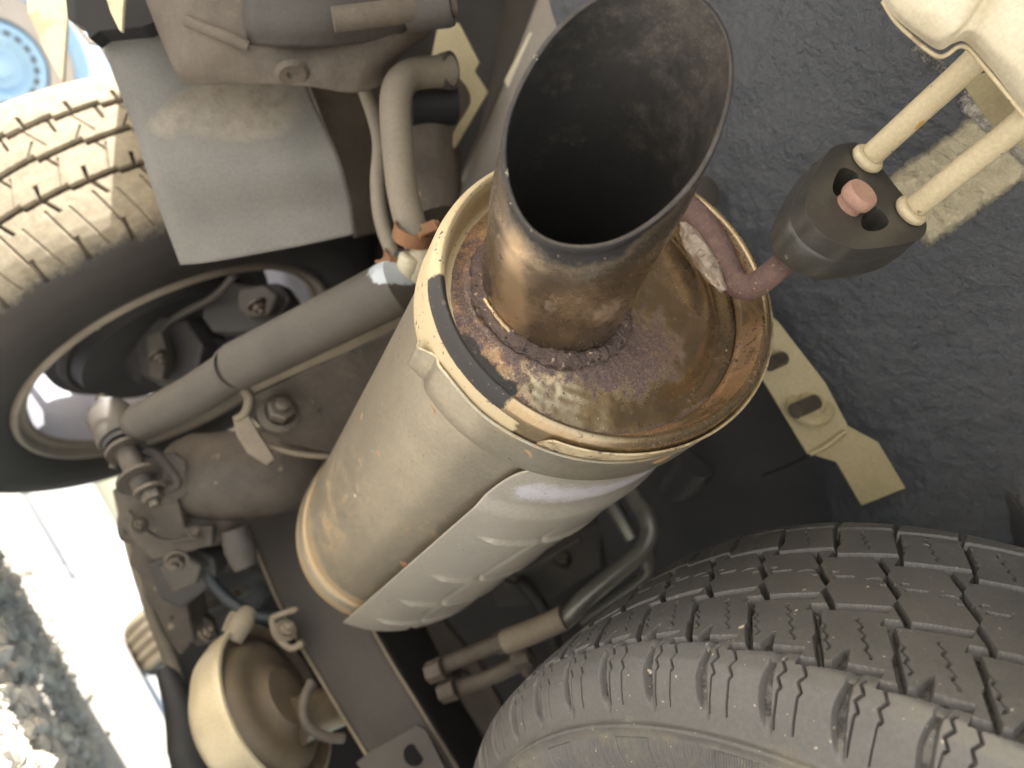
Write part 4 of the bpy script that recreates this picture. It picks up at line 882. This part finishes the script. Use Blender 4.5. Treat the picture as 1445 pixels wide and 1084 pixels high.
pc = plate('end_bracket', [(505, 1075, .74), (520, 1062, .735), (585, 1025, .72), (600, 1030, .72), (640, 1100, .71), (560, 1150, .71), (520, 1100, .73)], .004, 'beam', cb)
lathe('bracket_hole', P(583, 1066, .715), disc_axis(583, 1066, (.3, .3), .85), [(0, .010), (.001, .010), (.001, 0)], 'black', cb, seg=24)
ub = thing('u_bolt_clip', P(400, 885, .80), 'small square metal clip on the left edge of the box beam', 'clip')
tube('loop', [(384, 874, .80), (386, 871, .80), (414, 861, .80), (418, 862, .80)], .0032, 'grimel', ub, seg=12, n=3); tube('loop', [(384, 872, .80), (386, 888, .797), (392, 900, .795), (410, 915, .79), (428, 907, .79)], .0036, 'grimel', ub, seg=12, n=5)
bolt(ub, 402, 890, .80, disc_axis(402, 890, (.3, .3), .85), .008, mt='grimel')
bh = tube('brake_hose', [(284, 790, .80), (300, 822, .80), (325, 848, .80), (360, 868, .80), (400, 872, .81)], .0062, 'hose', None, seg=16, n=8); tag(bh, 'blue-grey rubber brake hose curving across the dark gap', 'hose')
# ================================================================ CANISTER (second silencer) bottom left
ct = thing('front_silencer', P(375, 985, .78), 'cream round exhaust canister with brown dished face at the bottom edge', 'silencer')
cax = disc_axis(385, 990, (.85, .53), .50)
cc = P(388, 992, .78)
lathe('can_shell', cc, cax, [(-.060, 0), (-.060, .040), (-.052, .064), (-.036, .080), (-.018, .0865), (-.004, .0875), (.0, .0885), (.004, .087), (.005, .084)], 'cat', ct, seg=96)
cf = lathe('can_face', cc, cax, [(.005, .084), (.001, .081), (-.004, .078), (-.004, .072), (.004, .066), (.008, .055), (.006, .045), (.010, .036), (.016, .030), (.016, .0)], 'catface', ct, seg=96)
tube('outlet_pipe', [(415, 1020, .775), (448, 1006, .80), (485, 992, .85), (540, 970, .95)], [.024, .0225, .0225, .0225], 'catface', ct, seg=32, n=6)
tube('outlet_clamp', [(440, 962, .765), (430, 985, .755), (428, 1010, .748), (440, 1030, .748), (462, 1040, .755), (484, 1042, .765)], .0050, 'grime', ct, seg=14, n=8)
tube('inlet_stub', [(328, 905, .78), (342, 878, .79), (352, 862, .80)], [.010, .012, .009], 'grimel', ct, seg=14, n=4)
tube('mount_wire', [(318, 890, .80), (330, 866, .80), (348, 872, .80)], .004, 'grimel', ct, seg=10, n=5)
# ================================================================ PIPES lower centre
pg = thing('brake_pipe', P(870, 780, .72), 'bent grey metal pipe looping beside the tyre tread', 'pipe')
tube('pipe', [(872, 660, .74), (895, 702, .73), (912, 728, .72), (917, 752, .715), (905, 778, .71), (870, 808, .70), (825, 846, .69), (800, 872, .69), (770, 886, .70), (735, 896, .71)], [.0088]*8+[.0098, .0098], 'pipeg', pg, seg=24, n=8)
tube('pipe_coupling', [(796, 872, .688), (760, 888, .695), (712, 906, .705)], .0112, 'grimel', pg, seg=20, n=3)
pg2 = tube('fuel_pipe', [(850, 690, .76), (878, 735, .75), (893, 760, .745)], .0080, 'pipeg', None, seg=20, n=5); tag(pg2, 'short straight grey pipe just left of the bent pipe', 'pipe')
pg3 = tube('return_pipe', [(914, 780, .76), (914, 806, .76), (895, 828, .755), (860, 852, .75), (820, 880, .75)], .0075, 'pipeg', None, seg=20, n=6); tag(pg3, 'darker grey pipe curving behind the bent pipe', 'pipe')
lk = thing('stabiliser_link', P(690, 930, .74), 'pair of grimy link rods with nuts beneath the silencer', 'link rods')
tube('link_rod', [(612, 946, .76), (660, 925, .75), (715, 904, .74)], [.0085, .0078, .0085], 'grime', lk, seg=18, n=4)
tube('link_rod', [(630, 976, .76), (690, 956, .75), (745, 930, .74)], [.0085, .0075, .0085], 'grime', lk, seg=18, n=4)
for px, py in ((712, 905), (738, 928), (616, 946), (634, 974)):
    c_ = P(px, py, .735 if px > 700 else .75); lathe('nut', c_, WD(nrm((.85, .4, .2))), [(-.010, 0), (-.010, .0105), (.008, .0115), (.008, 0)], 'grime', lk, seg=6, smooth=False, bevel=.001)
tube('link_drop', [(728, 908, .735), (742, 928, .735), (746, 950, .74)], [.010, .009, .007], 'grime', lk, seg=14, n=4)
# ================================================================ DEEP BACKGROUND of the underbody
ub2 = thing('underbody', P(700, 850, 1.3), 'dark underbody members in the gap between silencer, beam and tyre', 'underbody')
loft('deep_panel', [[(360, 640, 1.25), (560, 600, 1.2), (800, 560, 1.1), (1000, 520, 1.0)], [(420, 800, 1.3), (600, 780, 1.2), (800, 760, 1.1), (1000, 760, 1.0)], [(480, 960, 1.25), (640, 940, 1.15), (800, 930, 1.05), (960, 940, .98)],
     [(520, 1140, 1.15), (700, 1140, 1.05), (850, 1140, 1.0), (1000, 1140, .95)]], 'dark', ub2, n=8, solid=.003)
loft('left_panel', [[(270, 690, 1.3), (330, 660, 1.3), (420, 640, 1.3)], [(235, 860, 1.3), (330, 830, 1.3), (450, 820, 1.3)], [(270, 1000, 1.2), (380, 960, 1.2), (520, 980, 1.2)], [(300, 1150, 1.1), (400, 1150, 1.1), (560, 1150, 1.1)]], 'black', ub2, n=6, solid=.003)  # black sheet: deep shade left of the beam put into its colour
loft('upper_panel', [[(260, 330, 1.10), (420, 320, 1.05), (620, 260, 1.0)], [(440, 370, 1.12), (520, 370, 1.08), (640, 360, 1.02)], [(520, 470, 1.15), (560, 450, 1.1), (660, 450, 1.05)]], 'black', ub2, n=6, solid=.003)  # black sheet: shade of the gap under the flap put into its colour
tube('brace_tube', [(925, 700, .90), (960, 680, .84), (985, 650, .80)], .02, 'dark', ub2, seg=20, n=4)
tube('wiring_hose', [(640, 760, 1.0), (700, 790, .98), (760, 850, .95), (790, 930, .93)], .009, 'dark', ub2, seg=14, n=8)
tube('cable', [(640, 840, .98), (690, 812, .95), (750, 800, .93), (820, 760, .92)], .005, 'beam', ub2, seg=12, n=8)
plate('frame_gusset', [(690, 800, 1.0), (760, 760, .98), (850, 740, .96), (850, 800, .97), (770, 850, .99), (700, 860, 1.0)], .02, 'beam', ub2, bevel=.003)
plate('frame_flange', [(560, 870, 1.02), (600, 850, 1.0), (680, 940, .98), (720, 1020, .96), (700, 1060, .96), (640, 980, .98)], .015, 'grime', ub2, bevel=.003)
for q in ((720, 812, .95), (790, 790, .93), (650, 960, .94)): bolt(ub2, q[0], q[1], q[2], disc_axis(q[0], q[1], (.3, .4), .8), .010)
tube('weld_line', [(1075, 672, .77), (1105, 660, .755), (1138, 645, .74)], .0012, 'black', ub2, seg=6, n=3)
# ================================================================ GROUND
V = []; gx = np.concatenate([[-120, -40, -12], np.linspace(-5, 3, 40), [12, 40, 120]]); gy = np.concatenate([[-120, -40, -8], np.linspace(-1, 6, 40), [15, 40, 120]])
for x in gx:
    for y in gy: V.append((x, y, 0))
g = mesh('ground', V, grid_faces(len(gx), len(gy)), 'concrete', None); g['kind'] = 'structure'
def ground_hit(px, py):
    d = WD(cam(px, py, 1.)); t = CAMH/-d[2]; return np.array((d[0]*t, d[1]*t, 0.))
gp = [ground_hit(*p) for p in ((-30, 790), (10, 800), (45, 860), (80, 940), (108, 1010), (135, 1095))]
print('gravel edge', [tuple(np.round(p, 2)) for p in gp])
far = [p+np.array((-.9, -.5, 0)) for p in (gp[-1], gp[0])]
V = [tuple(p+np.array((0, 0, .004))) for p in gp+far]
gs = mesh('soil_strip', V, [list(range(len(V)))], 'soil', None, smooth=False); gs['kind'] = 'structure'
bm = bmesh.new(); bmesh.ops.create_icosphere(bm, subdivisions=1, radius=1); sv = np.array([v.co for v in bm.verts]); sf = np.array([[v.index for v in f.verts] for f in bm.faces]); bm.free()
Vs, Fs = [], []; poly = gp+far; cnt = 0
for i in range(5200):
    px = random.uniform(-60, 150); py = random.uniform(780, 1120)
    edge = np.interp(py, (790, 800, 860, 940, 1010, 1095), (-10, 10, 45, 80, 108, 135))
    if px > edge+random.gauss(0, 12): 
        if random.random() > .06: continue
    h = ground_hit(px, py); d_ = np.linalg.norm(h-np.array((0, 0, CAMH))); r = random.uniform(.0025, .0075)*(1+(random.random() < .06)*1.2)
    q = sv*(1+.35*rng.standard_normal((len(sv), 1))*.6)*r*np.array((1, random.uniform(.6, 1.1), random.uniform(.5, .9)))
    t = random.uniform(0, 6.28); R = np.array([[math.cos(t), -math.sin(t), 0], [math.sin(t), math.cos(t), 0], [0, 0, 1]])
    Vs.append(q@R.T+h+np.array((0, 0, r*.45+.003))); Fs.append(sf+cnt*len(sv)); cnt += 1
gv = mesh('gravel', np.concatenate(Vs), np.concatenate(Fs), 'stone', None, smooth=False); tag(gv, 'loose grey gravel along the bottom left corner', 'gravel', kind='stuff')
